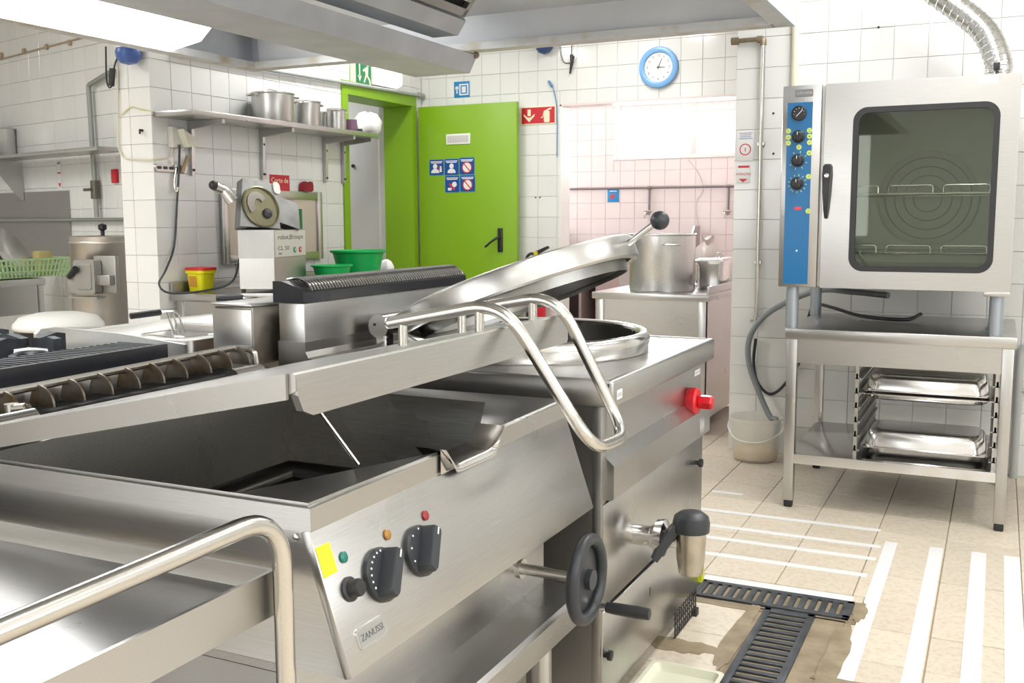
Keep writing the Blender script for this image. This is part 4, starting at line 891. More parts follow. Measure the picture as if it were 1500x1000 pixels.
# ================================================================== CLOCK WALL AND WASH-ROOM
YS = YB-.002
c0 = PY(963.5, 98, YB-.03); cl = thing('wall_clock', 'round wall clock with a light blue rim on the tiles', 'clock', (c0[0], YB, c0[2]-.14)); CX, CZ = c0[0], c0[2]
FC = frame((CX, YB-.001, CZ), (1, 0, 0), (0, -1, 0)); CB = mat('clock_blue', (.20, .44, .80), .3)
obj('clock_rim', B().lathe([(.10, .0), (.136, .0), (.141, .012), (.138, .026), (.120, .034), (.104, .028), (.100, .014)], (0, 0, 0), 56, False, False), CB, cl, FC, ang=50)
cf = obj('clock_face', B().lathe([(.101, .0), (.101, .015), (.001, .0152)], (0, 0, 0), 48, False, True), mat('clock_cream', (.84, .85, .80), .4), cl, FC)
INK = mat('clock_ink', (.10, .10, .11), .5)
for i in range(1, 13):
    t = math.radians(90-30*i); text('numeral', str(i), .024, FC @ Matrix.Translation((.080*math.cos(t), .080*math.sin(t), .0154)), INK, cf)
def hand(name, ang, l, w_): 
    R = FC @ Matrix.Rotation(-math.radians(ang), 4, 'Z'); obj(name, B().prism([(-w_, -.012), (w_, -.012), (w_*.5, l), (-w_*.5, l)], 'Z', .017, .018), INK, cl, R)
hand('hour_hand', 93, .048, .0035); hand('minute_hand', 24, .066, .0028)
obj('hand_hub', B().lathe([(.006, .015), (.006, .020), (.001, .021)], (0, 0, 0), 14), INK, cl, FC)
# signs
def bsign(name, x0, y0, x1, y1, label, col, rim): return notice(name, x0, y0, x1, y1, YS, label, 'sign', col, rim)
GLOW = mat('sign_cream', (.82, .80, .60), .5); SRED = mat('sign_red', (.60, .012, .03), .4)
t, F, W, Hh = bsign('extinguisher_sign', 762.5, 154, 815, 183.5, 'red fire extinguisher sign with a cream arrow', SRED, GLOW)
b = B(); b.box(W*.205, W*.295, Hh*.48, Hh*.84, .0034, .004).prism([(W*.10, Hh*.48), (W*.25, Hh*.14), (W*.40, Hh*.48), (W*.40, Hh*.60), (W*.295, Hh*.40), (W*.205, Hh*.40), (W*.10, Hh*.60)], 'Z', .0034, .0041); obj('sign_arrow', b, GLOW, t, F)
b = B(); b.loft([at_z(rrect(W*.66, W*.82, Hh*.10, Hh*.72, W*.03), .0034), at_z(rrect(W*.66, W*.82, Hh*.10, Hh*.72, W*.03), .004)]).prism([(W*.58, Hh*.40), (W*.62, Hh*.40), (W*.66, Hh*.72), (W*.80, Hh*.86), (W*.88, Hh*.90), (W*.86, Hh*.80), (W*.74, Hh*.72), (W*.69, Hh*.68), (W*.63, Hh*.36), (W*.58, Hh*.34)], 'Z', .0034, .0041); obj('sign_extinguisher', b, GLOW, t, F)
t, F, W, Hh = bsign('switchboard_sign', 665.5, 118.5, 688, 143.5, 'blue square sign with a white key and panel', SKYBL, None)
b = B(); ring(rrect(W*.34, W*.93, Hh*.14, Hh*.84, .003, 2), rrect(W*.42, W*.85, Hh*.22, Hh*.76, .003, 2), .003, .0036, b); b.box(W*.50, W*.76, Hh*.30, Hh*.68, .003, .0036); obj('panel_symbol', b, STW, t, F)
b = B(); disc(b, W*.19, Hh*.60, W*.11, .003, .0036, 16); b.box(W*.15, W*.23, Hh*.26, Hh*.55, .003, .0036); obj('key_symbol', b, STW, t, F)
# dome and cables under the hood edge on the clock wall
DB = mat('dark_blue_dome', (.03, .07, .20), .35); DBL = mat('blue_dome', (.06, .13, .40), .35)
p = PY(798, 68, YB-.05); tag(obj('blue_dome', B().lathe([(.001, .068), (.045, .055), (.066, .02), (.068, 0), (.060, -.02), (.04, -.045), (.001, -.058)], (p[0], YB-.06, p[2]), 24), DB, None), 'dark blue plastic dome fitted high on the clock wall', 'dome')
tag(obj('hanging_cable', B().tube(smooth_path([PY(820, 40, YS-.01), PY(821, 75, YS-.01), PY(826, 91, YS-.01), PY(836, 92, YS-.01)], 6), .003, 6), BLACKP, None), 'thin dark cable hanging from the hood on the clock wall', 'cable')
b = B(); q = [PY(838, 60, YS-.012), PY(837, 80, YS-.012), PY(838, 90, YS-.012), PY(835, 108, YS-.012)]
b.tube(q[:3], .003, 6).tube([q[1], q[2], q[3]], [.012, .014, .006], 8).tube([PY(841, 82, YS-.02), PY(836, 104, YS-.02)], .004, 6)
tag(obj('loose_plug', b, BLACKP, None), 'loose black plug hanging beside the blue dome', 'plug')
tag(obj('blue_cable', B().tube(smooth_path([PY(803, 118, YS-.01), PY(808, 124, YS-.012), PY(813, 140, YS-.01), PY(816, 165, YS-.008), PY(816, 230, YS-.008)], 6), .0035, 6).cyl(PY(804, 119, YS-.012), PY(809, 127, YS-.012), .009), mat('cord_blue', (.10, .25, .50), .5), None), 'thin blue cord running down past the extinguisher sign', 'cable')
for x, y in ((785, 289), (791, 289)): 
    p = PY(x, y, YS); tag(obj('wall_plug', B().lathe([(.006, -.003), (.004, .002)], (p[0], YS, p[2]), 10, ax='Y'), BLACKP, None), 'small dark wall plug in the tiles below the extinguisher sign', 'wall plug', 'wall plugs')
# fire extinguisher by the door
ex_, ey_ = PY(786, 400, 6.84)[0], 6.845; fe = thing('fire_extinguisher', 'red fire extinguisher with a black nozzle beside the green door', 'fire extinguisher', (ex_, ey_, .38))
obj('cylinder', B().lathe([(.001, .38), (.06, .38), (.066, .40), (.066, .80), (.055, .86), (.025, .90), (.022, .93), (.001, .93)], (ex_, ey_, 0), 28), SRED, fe)
obj('valve_head', B().cyl((ex_, ey_, .92), (ex_, ey_, .985), .018).prism([(ex_-.02, .985), (ex_+.09, 1.03), (ex_+.10, 1.015), (ex_, .96)], 'Y', ey_-.012, ey_+.012), BLACKP, fe)
obj('yellow_tag', B().box(ex_-.012, ex_+.016, ey_-.03, ey_-.016, .955, .99), mat('tag_yellow', (.75, .55, .03), .5), fe)
obj('hose', B().tube(smooth_path([(ex_, ey_, .96), (ex_-.05, ey_-.01, .97), (ex_-.085, ey_-.01, .90), (ex_-.08, ey_-.01, .62), (ex_-.07, ey_-.02, .5)], 6), .011, 8), BLACKP, fe)
obj('wall_bracket', B().box(ex_-.03, ex_+.03, ey_+.05, YB, .70, .76), BLACKP, fe)
# ---- wash-room: pipe with taps, sinks, sticker
PKS = mat('steel_in_washroom', (.50, .46, .45), .35, .85); PR = PY(952, 275, YW-.03)
rail = thing('washroom_pipe', 'dark water pipe with two taps on the pink wall', 'pipe', (PR[0], YW, 1.5)); zr = PR[2]; DPM = mat('aged_pipe', (.22, .19, .20), .45, .6)
obj('pipe_run', B().cyl((-4.4, YW-.03, zr), (-1.3, YW-.03, zr), .0095), DPM, rail)
for px_ in (951, 1067):
    x = PY(px_, 300, YW-.03)[0]; z1 = PY(px_, 312, YW-.03)[2]
    q = obj('drop_pipe', B().cyl((x, YW-.03, z1), (x, YW-.03, zr), .010).cyl((x-.02, YW-.03, zr), (x+.02, YW-.03, zr), .015), DPM, rail)
    obj('tap', B().cyl((x, YW-.03, z1), (x, YW-.10, z1-.005), .018).cyl((x-.035, YW-.07, z1+.02), (x+.035, YW-.07, z1+.02), .008).tube(fillet([(x, YW-.09, z1), (x, YW-.16, z1), (x, YW-.17, z1-.05)], .02), .010), PKS, q)
t, F, W, Hh = notice('handwash_sticker', 890, 277, 907, 296, YW-.001, 'blue sticker with a red drawing on the pink wall', 'sticker', SKYBL, None)
obj('sticker_mark', B().prism([(W*.15, Hh*.35), (W*.35, Hh*.6), (W*.65, Hh*.62), (W*.6, Hh*.35), (W*.35, Hh*.25)], 'Z', .003, .0036), STR, t, F); obj('sticker_text', B().box(W*.2, W*.8, Hh*.82, Hh*.9, .003, .0036), STW, t, F)
tag(obj('pale_cable', B().tube(smooth_path([PY(1008, 234, YW-.01), PY(1022, 252, YW-.01), PY(1030, 277, YW-.01), PY(1020, 297, YW-.01), PY(1022, 330, YW-.01)], 6), .0035, 6), mat('cord_pink_grey', (.62, .54, .54), .5), None), 'thin pale cable wandering down the pink wall', 'cable')
sk = thing('washroom_sink', 'long steel wash-room sink with end splash plates', 'sink', (-3.0, YW-.35, 0)); sz = PY(880, 375, YW-.6)[2]; sz = .86
sx0, sx1 = PY(829, 340, YW-.3)[0]-.25, PY(1013, 335, YW-.3)[0]+.02
so, si = rrect(sx0, sx1, YW-.68, YW-.02, .02), rrect(sx0+.08, sx1-.08, YW-.60, YW-.12, .06); sb = rrect(sx0+.12, sx1-.12, YW-.56, YW-.16, .06)
obj('sink_top', B().loft([at_z(so, sz-.06), at_z(so, sz), at_z(si, sz), at_z(sb, sz-.22)], False, True), PKS, sk, ang=30)
for x in (sx0+.02, sx1-.02): obj('splash_plate', B().prism([(YW-.55, sz), (YW-.03, sz), (YW-.03, sz+.30), (YW-.20, sz+.30)], 'X', x-.006, x+.006), PKS, sk, smooth=False)
obj('sink_back', B().box(sx0, sx1, YW-.03, YW-.015, sz, sz+.10), PKS, sk, smooth=False)
obj('sink_apron', B().box(sx0+.02, sx1-.02, YW-.66, YW-.64, sz-.30, sz-.05), PKS, sk, smooth=False)
for x in (sx0+.05, (sx0+sx1)/2, sx1-.05): obj('leg', B().box(x-.02, x+.02, YW-.64, YW-.60, 0, sz-.06), PKS, sk)
wt_ = thing('washroom_cupboard', 'low dark open cupboard inside the wash-room opening', 'cupboard', (-2.75, 7.5, 0))
a, c = PY(822, 378, 7.3), PY(878, 378, 7.3); BRN = mat('brown_pink_laminate', (.44, .34, .33), .5)
b = B(); b.box(a[0]-.2, c[0], 7.3, 7.75, .82, .87).box(c[0]-.03, c[0], 7.3, 7.75, 0, .82).box(a[0]-.2, c[0], 7.3, 7.75, .35, .38).box(a[0]-.2, a[0]-.17, 7.3, 7.75, 0, .82); obj('cupboard_frame', b, BRN, wt_, smooth=False); wt_.children[-1]['kind'] = 'stuff'
obj('cupboard_back', B().box(a[0]-.17, c[0]-.03, 7.73, 7.75, 0, .82), mat('cupboard_dark', (.16, .12, .12), .6), wt_, smooth=False)
obj('cupboard_divider', B().box((a[0]+c[0])/2-.01, (a[0]+c[0])/2+.01, 7.3, 7.73, .38, .82), BRN, wt_, smooth=False)
# ---- steel table with the stockpot
tz_ = .80; q0, q1 = PZ(868, 427, tz_), PZ(1037, 432.5, tz_); TBX0, TBX1, TBY = q0[0], q1[0], (q0[1]+q1[1])/2
tb = thing('steel_side_table', 'steel cabinet table carrying the stockpot by the pier', 'table', ((TBX0+TBX1)/2, TBY+.5, 0))
obj('table_top', B().box(TBX0, TBX1, TBY, TBY+1.1, tz_-.038, tz_, .004), STEEL, tb)
obj('table_upstand', B().box(TBX1-.014, TBX1, TBY+.02, TBY+1.1, tz_, tz_+.045, .003), STEELY, tb)
obj('table_cabinet', B().box(TBX0+.03, TBX1-.02, TBY+.03, TBY+1.08, .08, tz_-.038), STEEL, tb, smooth=False)
for x in (TBX0+.022, TBX1-.065): obj('corner_post', B().box(x, x+.045, TBY+.02, TBY+.06, 0, tz_-.038, .002), STEELZ, tb)
def stockpot(name, c, r, h, label, m=None, handles=(0, PI), hr=.05, lid=False, grp=None, hz=.82):
    t = thing(name, label, 'pot', c, grp); m = m or ALU
    obj('pot_body', B().lathe([(.001, 0), (r*.97, 0), (r, .008), (r, h-.012), (r+.006, h-.006), (r+.006, h), (r-.004, h), (r-.006, .02), (.001, .015)], c, 44), m, t, ang=40)
    for a in handles:
        d = Vector((math.cos(a), math.sin(a), 0)); s = Vector((-d.y, d.x, 0)); p = Vector(c)+d*r+Vector((0, 0, h*hz))
        obj('pot_handle', B().tube(fillet([p-s*hr-d*.004, p-s*hr+d*.035, p+s*hr+d*.035, p+s*hr-d*.004], .02), .006, 8), POLISH, t)
    return t
yy = TBY+.30; pc_ = Vector(PY(970, 425, yy)); rr_ = (PY(1020, 400, yy)[0]-PY(921, 400, yy)[0])/2*.93
stockpot('stockpot', (PY(970, 400, yy)[0], yy, tz_), rr_, .335, 'tall aluminium stockpot on the steel cabinet table', handles=(-1.05, 2.1), hr=.055)
gx = PY(1048, 400, TBY+.62)[0]
gt = thing('food_container', 'lidded steel food container on the table beside the stockpot', 'container', (gx, TBY+.62, tz_))
r0, r1 = rrect(gx-.085, gx+.085, TBY+.46, TBY+.78, .03), rrect(gx-.075, gx+.075, TBY+.475, TBY+.765, .03)
obj('container_body', B().loft([at_z(r1, tz_+.003), at_z(rrect(gx-.08, gx+.08, TBY+.468, TBY+.772, .03), tz_+.15), at_z(r0, tz_+.152), at_z(r0, tz_+.162)]), POLISH, gt, ang=35)
obj('container_lid', B().loft([at_z(rrect(gx-.095, gx+.09, TBY+.45, TBY+.79, .02), tz_+.163), at_z(rrect(gx-.095, gx+.09, TBY+.45, TBY+.79, .02), tz_+.170), at_z(r1, tz_+.185)]), POLISH, gt, ang=30)
obj('lid_grip', B().tube(fillet([(gx+.02, TBY+.58, tz_+.183), (gx+.02, TBY+.58, tz_+.215), (gx+.02, TBY+.66, tz_+.215), (gx+.02, TBY+.66, tz_+.183)], .012), .005, 8), POLISH, gt)
def bag(name, c, rx, ry, h, label, m, seed, cat='bag', knot=True):
    rnd = random.Random(seed); rows = []; n = 22
    prof = [(.55, 0), (.95, .1), (1.0, .35), (.85, .6), (.55, .78), (.22, .88), (.34, 1.0)] if knot else [(.7, 0), (1, .2), (1, .6), (.7, .9), (.2, 1)]
    ph = [rnd.uniform(0, 6) for _ in range(4)]
    for k, z in prof:
        rows.append([(c[0]+rx*k*math.cos(2*PI*i/n)*(1+.10*math.sin(5*2*PI*i/n+ph[0]+z*3)+.06*math.sin(9*2*PI*i/n+ph[1])), c[1]+ry*k*math.sin(2*PI*i/n)*(1+.10*math.sin(4*2*PI*i/n+ph[2])+.07*math.sin(8*2*PI*i/n+ph[3]+z*4)), c[2]+h*z*(1+.05*math.sin(3*2*PI*i/n+ph[1]))) for i in range(n)])
    return tag(obj(name, B().loft(rows), m, None, ang=50), label, cat)
bag('plastic_bag', (PY(1045, 380, TBY+.95)[0]-.03, TBY+.93, tz_), .12, .10, .30, 'knotted clear plastic bag behind the steel food container', mat('clear_bag', (.84, .74, .70), .3, alpha=.75), 3)

# ================================================================== SHELF WALL
t = thing('pot_shelf', 'long steel wall shelf carrying pots beside the green doorway', 'shelf', (XL+.14, 5.2, 1.78))
sy0 = YP+.015; e_ = PY(283, 159, sy0); SHX, shz = e_[0], e_[2]; sy1 = PX(556, 192, SHX)[1]
obj('shelf_board', B().box(XL+.001, SHX, sy0, sy1, shz-.03, shz, .003), STEELY, t)
for px_ in (279, 383, 475, 560):
    y = PX(px_, 195, XL+.01)[1]
    if y > sy1-.02: y = sy1-.05
    obj('shelf_bracket', B().prism([(XL+.001, shz-.03), (SHX-.03, shz-.03), (SHX-.03, shz-.052), (XL+.03, shz-.075), (XL+.022, shz-.33), (XL+.001, shz-.33)], 'Y', y-.012, y+.012), STEELZ, t, smooth=False)
    for zz in (.12, .30): obj('bracket_screw', B().lathe([(.007, .022), (.007, .030), (.001, .031)], (XL, y, shz-zz), 10, ax='X'), BLACKP, t)
def spot(px_, r, h, label, ang, xo=.16): 
    p = PX(px_, 165, XL+xo); return stockpot('shelf_pot', (XL+xo, p[1], shz), r, h, label, STEELZ, ang, .04, grp='pots on the wall shelf', hz=.9)
p1 = spot(400, .125, .17, 'largest steel pot on the wall shelf with a wire lid handle', (-1.9, 1.2)); spot(449, .085, .155, 'mid-sized steel pot next to the largest shelf pot', (-1.6, 1.5)); spot(476, .052, .12, 'small steel pot in the shelf row between two pots', (-1.6, 1.5), .09); spot(493, .060, .13, 'small steel pot beside the purple cup', (-1.2, 1.9), .22)
p = PX(400, 165, XL+.16); obj('wire_handle', B().tube(smooth_path([(XL+.16, p[1]-.05, shz+.17), (XL+.16, p[1]-.04, shz+.19), (XL+.16, p[1]+.04, shz+.19), (XL+.16, p[1]+.05, shz+.17)], 5), .0035, 6), POLISH, p1)
p = PX(514, 180, XL+.16); tag(obj('plastic_cup', B().lathe([(.001, 0), (.036, 0), (.042, .085), (.038, .085), (.033, .006), (.001, .006)], (XL+.16, p[1], shz), 24), mat('purple_plastic', (.20, .10, .17), .4), None), 'small purple cup at the end of the pot row', 'cup')
p = PX(535, 180, XL+.16); bag('white_bag', (XL+.16, p[1]+.02, shz), .09, .12, .15, 'crumpled white plastic bag at the end of the shelf', mat('white_bag', (.86, .86, .85), .4), 8, knot=False)
# conduit along the wall, exit sign, emergency lamp
p0, p1_ = PX(370, 101, XL+.03), PX(655, 148, XL+.03)
gc = thing('grey_conduit', 'grey horizontal conduit pipe above the green doorway', 'conduit', (XL, 5.8, p1_[2]))
obj('pipe_run', B().cyl((XL+.025, 4.3, p0[2]+(p1_[2]-p0[2])*.0), (XL+.025, 6.90, p1_[2]), .013), mat('conduit_grey', (.42, .45, .45), .5), gc); obj('pipe_cap', B().cyl((XL+.025, 6.86, p1_[2]), (XL+.025, 6.93, p1_[2]), .021), mat('cap_grey', (.40, .42, .36), .5), gc)
a, c = PX(511, 119, XL+.003), PX(545, 96, XL+.003); FE = frame((XL+.002, a[1], a[2]-.02), (0, 1, 0), (1, 0, 0)); W, Hh = c[1]-a[1], .19
es_ = thing('exit_sign', 'green exit sign with a running figure above the doorway', 'sign', (XL, (a[1]+c[1])/2, a[2]-.02)); SG = mat('exit_green', (.005, .22, .10), .4)
obj('sign_plate', B().box(0, W, 0, Hh, 0, .003), GLOW, es_, FE); obj('sign_field', B().box(.008, W-.008, .008, Hh-.008, .003, .0034), SG, es_, FE)
obj('door_symbol', B().box(W*.05, W*.28, .012, Hh*.9, .0034, .004), GLOW, es_, FE)
obj('arrow_symbol', B().box(W*.42, W*.47, Hh*.35, Hh*.9, .0034, .004).prism([(W*.36, Hh*.40), (W*.445, Hh*.18), (W*.53, Hh*.40)], 'Z', .0034, .004), GLOW, es_, FE)
b = B(); disc(b, W*.80, Hh*.86, W*.055, .0034, .004, 14); b.prism([(W*.72, Hh*.75), (W*.82, Hh*.76), (W*.80, Hh*.45), (W*.90, Hh*.30), (W*.92, Hh*.12), (W*.86, Hh*.12), (W*.84, Hh*.27), (W*.74, Hh*.42), (W*.66, Hh*.18), (W*.60, Hh*.18), (W*.70, Hh*.48), (W*.66, Hh*.62), (W*.60, Hh*.56), (W*.57, Hh*.62)], 'Z', .0034, .0041); obj('running_figure', b, GLOW, es_, FE)
a, c = PX(548, 128, XL+.03), PX(581, 102, XL+.03); a[2] += .02; el = thing('emergency_lamp', 'lit white emergency lamp beside the exit sign', 'lamp', (XL, a[1]+.12, a[2]))
obj('lamp_base', B().box(XL, XL+.03, a[1], c[1]+.02, a[2], c[2]+.02, .004), WHITEPL, el); obj('lamp_diffuser', B().loft([[(XL+.03+(.045 if k else 0), y, z) for y, z in rrect(a[1]+.006+.012*k, c[1]+.014-.012*k, a[2]+.006+.012*k, c[2]+.014-.012*k, .02)] for k in (0, 1)]), emis('lamp_glow', (1, .97, .9), 1.6), el)
# power box, cable, knife rack
q = PX(258, 202, XL+.02); sb_ = thing('socket_box', 'grey wall socket box with a plug under the shelf end', 'socket', (XL, q[1], q[2]-.06))
obj('box_body', B().box(XL, XL+.04, q[1]-.045, q[1]+.05, q[2]-.055, q[2]+.06, .006), mat('socket_grey', (.66, .66, .60), .5), sb_); obj('plug', B().prism([(q[1]-.01, q[2]+.045), (q[1]+.09, q[2]-.0), (q[1]+.10, q[2]-.04), (q[1]+.03, q[2]-.05)], 'X', XL+.03, XL+.085), mat('plug_cream', (.72, .71, .60), .5), sb_, smooth=False)
zt_ = .83
CBL = mat('dark_cable', (.03, .045, .05), .4)
tag(obj('power_cable', B().tube(smooth_path([PX(263, 212, XL+.05), PX(262, 250, XL+.03), PX(259, 300, XL+.02), PX(255, 360, XL+.02), PX(243, 395, XL+.06), PX(233, 416, XL+.12), (XL+.16, PX(245, 420, XL+.14)[1], zt_+.012), (XL+.2, PX(300, 423, XL+.2)[1], zt_+.012), (XL+.30, PX(330, 410, XL+.25)[1], zt_+.06), PX(352, 370, XL+.36)], 6), .006, 8), CBL, None), 'dark power cable dropping from the socket box to the table', 'cable')
kr = thing('tool_rack', 'narrow steel tool rack with slots on the tiles', 'rack', (XL, PX(256, 245, XL)[1], 1.48)); a, c = PX(227, 249, XL+.01), PX(274, 243, XL+.01)
FK = frame((XL+.001, a[1], a[2]-.005), (0, 1, 0), (1, 0, 0)); W = c[1]-a[1]
obj('rack_bar', B().loft([at_z(rrect(0, W, 0, .04, .018), 0), at_z(rrect(0, W, 0, .04, .018), .012)]), STEELY, kr, FK)
for i in range(5): obj('rack_slot', B().loft([at_z(rrect(.012+i*(W-.02)/5, .012+i*(W-.02)/5+W/7, .012, .028, .007), .012), at_z(rrect(.012+i*(W-.02)/5, .012+i*(W-.02)/5+W/7, .012, .028, .007), .0126)]), DARKGREY, kr, FK)
tag(obj('wooden_peg', B().tube([PX(275, 229, XL+.03), PX(271, 240, XL+.03), PX(266, 253, XL+.03)], [.012, .010, .013], 8), mat('peg_wood', (.40, .28, .17), .6), None), 'small wooden peg hanging on the tool rack', 'peg')
tag(obj('ladle_hook', B().tube(smooth_path([PX(258, 246, XL+.02), PX(256, 262, XL+.02), PX(256, 276, XL+.02), PX(259, 280, XL+.025), PX(261, 274, XL+.03)], 5), .005, 8), TUBE, None), 'small steel utensil hooked on the tool rack', 'utensil')
for px0_, px1_, sag in ((178, 224, -8),): tag(obj('earth_wire', B().tube(smooth_path([PY(178, 168, YP-.006), PY(192, 157, YP-.006), PY(205, 160, YP-.006), PX(224, 163, XL+.012)], 6), .0035, 6), mat('yellow_green_wire', (.62, .62, .30), .5), None), 'yellow-green earth wire crossing the wall end to the shelf', 'wire')
tag(obj('cream_wire', B().tube(fillet([PY(172, 70, YP-.01), PY(173, 215, YP-.01), PY(180, 232, YP-.01), PX(222, 234, XL+.01), PX(250, 231, XL+.01), PX(254, 212, XL+.01)], .03), .005, 6), CREAM, None), 'cream wire running round the wall end to the socket box', 'wire')
p = PY(208, 191, YP-.004); tag(obj('black_hook', B().cyl((p[0], YP-.02, p[2]), (p[0], YP, p[2]), .007).cyl((p[0], YP-.02, p[2]-.02), (p[0], YP-.02, p[2]+.004), .005), BLACKP, None), 'tiny black hook on the wall end', 'hook')
# work table along the wall
q0 = PZ(236, 428, zt_); wtb = thing('prep_table', 'steel prep table with a back edge under the shelf wall', 'table', (XL+.36, 5.0, 0)); AY0, AY1, AX0, AX1 = q0[1], 5.9, XL+.005, XL+.74
obj('table_top', B().box(AX0, AX1, AY0, AY1, zt_-.045, zt_, .004), STEEL, wtb)
obj('table_upstand', B().box(AX0, AX0+.018, AY0, AY1, zt_, zt_+.055, .003).box(AX0, AX0+.07, AY0, AY0+.004, zt_, zt_+.002), DULLST, wtb)
obj('table_rail', B().box(AX0+.05, AX1-.05, AY0+.03, AY0+.05, zt_-.15, zt_-.045), STEEL, wtb, smooth=False)
for x in (AX0+.03, AX1-.07):
    for y in (AY0+.02, AY1-.06): obj('leg', B().box(x, x+.04, y, y+.04, 0, zt_-.045, .003), STEELZ, wtb)
# vegetable slicer
q = PZ(400, 420, zt_); vc = Vector((XL+.40, q[1]-.06, zt_)); a, c = PX(352, 418, vc.x), PX(448, 410, vc.x)
vs = thing('vegetable_slicer', 'steel vegetable preparation machine with a raised feed head on the prep table', 'slicer', vc)
hw = (PX(448, 400, vc.x)[1]-PX(352, 400, vc.x)[1])/2; vcy = (PX(448, 400, vc.x)[1]+PX(352, 400, vc.x)[1])/2; zt2 = PX(380, 337, vc.x+.1)[2]; zm = PX(400, 378, vc.x+.1)[2]
y0, y1 = vcy-hw, vcy+hw; ym = PX(400, 400, vc.x+.16)[1]
# body seen on its edge: two vertical faces meeting at a front corner
cA, cF, cR = PX(351, 400, vc.x-.02), PX(402, 400, vc.x+.15), PX(448, 400, vc.x+.06); foot = [(cA[0], cA[1]), (cF[0], cF[1]), (cR[0], cR[1]), (cA[0]-.05, cR[1]+.01)]
obj('machine_base', B().loft([at_z(foot, zt_+.02), at_z(foot, zm)]), STEELZ, vs, smooth=False)
foot2 = [(x*1.0+(.004 if x > vc.x else -.004), y) for x, y in foot]
obj('machine_column', B().loft([at_z(foot2, zm), at_z(foot2, zt2)]), steel('slicer_steel', (.40, .40, .39), .42, (60, 60, 1), .05, .1), vs, smooth=False)
for x, y in foot: obj('foot', B().cyl((x*.96+vc.x*.04, y*.9+vcy*.1, zt_), (x*.96+vc.x*.04, y*.9+vcy*.1, zt_+.022), .012), BLACKP, vs)
p_a, p_b = Vector((*foot2[1], 0)), Vector((*foot2[2], 0)); uu = (p_b-p_a).normalized(); ww = uu.cross(Vector((0, 0, 1))); FV = frame((p_a.x, p_a.y, zm+.006), uu, ww); Wv = (p_b-p_a).length; Hv = zt2-zm-.01
fp = obj('front_plate', B().box(.006, Wv-.006, 0, Hv, 0, .002), mat('plate_beige', (.62, .63, .58), .4), vs, FV)
TXT = mat('brand_ink', (.08, .08, .08), .5)
text('brand_text', 'robot', Hv*.26, FV @ Matrix.Translation((Wv*.27, Hv*.74, .0022)), TXT, fp, fit=Wv*.33); text('brand_text', 'coupe', Hv*.26, FV @ Matrix.Translation((Wv*.73, Hv*.74, .0022)), TXT, fp, fit=Wv*.36)
for k in (.455, .50): obj('brand_stroke', B().prism([(Wv*k, Hv*.64), (Wv*(k+.018), Hv*.64), (Wv*(k+.05), Hv*.84), (Wv*(k+.032), Hv*.84)], 'Z', .0022, .003), TXT, fp, FV)
text('model_text', 'CL 50', Hv*.22, FV @ Matrix.Translation((Wv*.10, Hv*.32, .0022)), TXT, fp, align='LEFT', fit=Wv*.34); text('model_text', 'Ultra', Hv*.13, FV @ Matrix.Translation((Wv*.12, Hv*.12, .0022)), TXT, fp, align='LEFT')
for k, cc in ((.62, (.03, .30, .10)), (.80, (.62, .05, .06))):
    g = obj('push_button', B().lathe([(Hv*.115, .002), (Hv*.115, .005), (Hv*.08, .006), (.001, .0062)], (Wv*k, Hv*.24, 0), 20), mat('button_%d' % int(k*100), cc, .35), fp, FV); g2 = obj('button_mark', B().box(Wv*k-.004, Wv*k+.004, Hv*.24-.006, Hv*.24+.006, .006, .0066), STW, g, FV)
# tilted head: box with a round blade plate facing the room
hc = Vector(PX(380, 302, vc.x+.02)); FH = frame(hc, (.25, .96, -.10), (.90, -.28, .33)); hs = .148
hd_ = obj('feed_head', B().loft([at_z([(-hs*1.05, -hs*.92), (hs*.75, -hs*.85), (hs*.85, hs*.95), (-hs*.62, hs*1.0)], -.05), at_z([(-hs*1.05, -hs*.92), (hs*.75, -hs*.85), (hs*.85, hs*.95), (-hs*.62, hs*1.0)], .012)]), mat('cast_aluminium', (.30, .31, .31), .4, .85, var=.25, scale=12), vs, FH, smooth=False)
obj('blade_plate', B().lathe([(hs*.80, .012), (hs*.82, .020), (hs*.76, .024), (hs*.74, .014), (.001, .013)], (0, -.01, 0), 36), mat('greasy_plate', (.22, .21, .13), .3, .6), hd_, FH)
obj('blade', B().prism([(-.02+.07*math.cos(t), .0+.075*math.sin(t)) for t in np.linspace(.6, 3.9, 14)]+[(-.015+.03*math.cos(t), .0+.035*math.sin(t)) for t in np.linspace(3.9, .6, 10)], 'Z', .016, .021), POLISH, hd_, FH, smooth=False)
obj('blade_hub', B().lathe([(.028, .014), (.028, .024), (.020, .027), (.001, .0275)], (.035, -.045, 0), 20), BLACKP, hd_, FH)
obj('feed_chute', B().loft([at_z([(hs*.80, -hs*.55), (hs*1.75, -hs*.75), (hs*1.85, hs*.30), (hs*.82, hs*.55)], -.06), at_z([(hs*.80, -hs*.55), (hs*1.75, -hs*.75), (hs*1.85, hs*.30), (hs*.82, hs*.55)], .0)]), mat('cast_aluminium', (.5, .5, .5)), vs, FH, smooth=False)
obj('push_lever', B().tube([FH @ Vector((-hs*1.05, hs*.1, -.02)), FH @ Vector((-hs*1.35, hs*.55, -.03)), FH @ Vector((-hs*1.75, hs*.62, -.02))], [.035, .03, .028], 12), POLISH, vs)
obj('lever_knob', B().sphere(FH @ Vector((-hs*1.80, hs*.64, -.02)), .025, 14, 10), BLACKP, vs)
obj('white_tab', B().loft([at_z(rrect(hs*.70, hs*1.0, hs*.55, hs*1.02, .02), 0), at_z(rrect(hs*.70, hs*1.0, hs*.55, hs*1.02, .02), .02)]), WHITEPL, vs, FH)
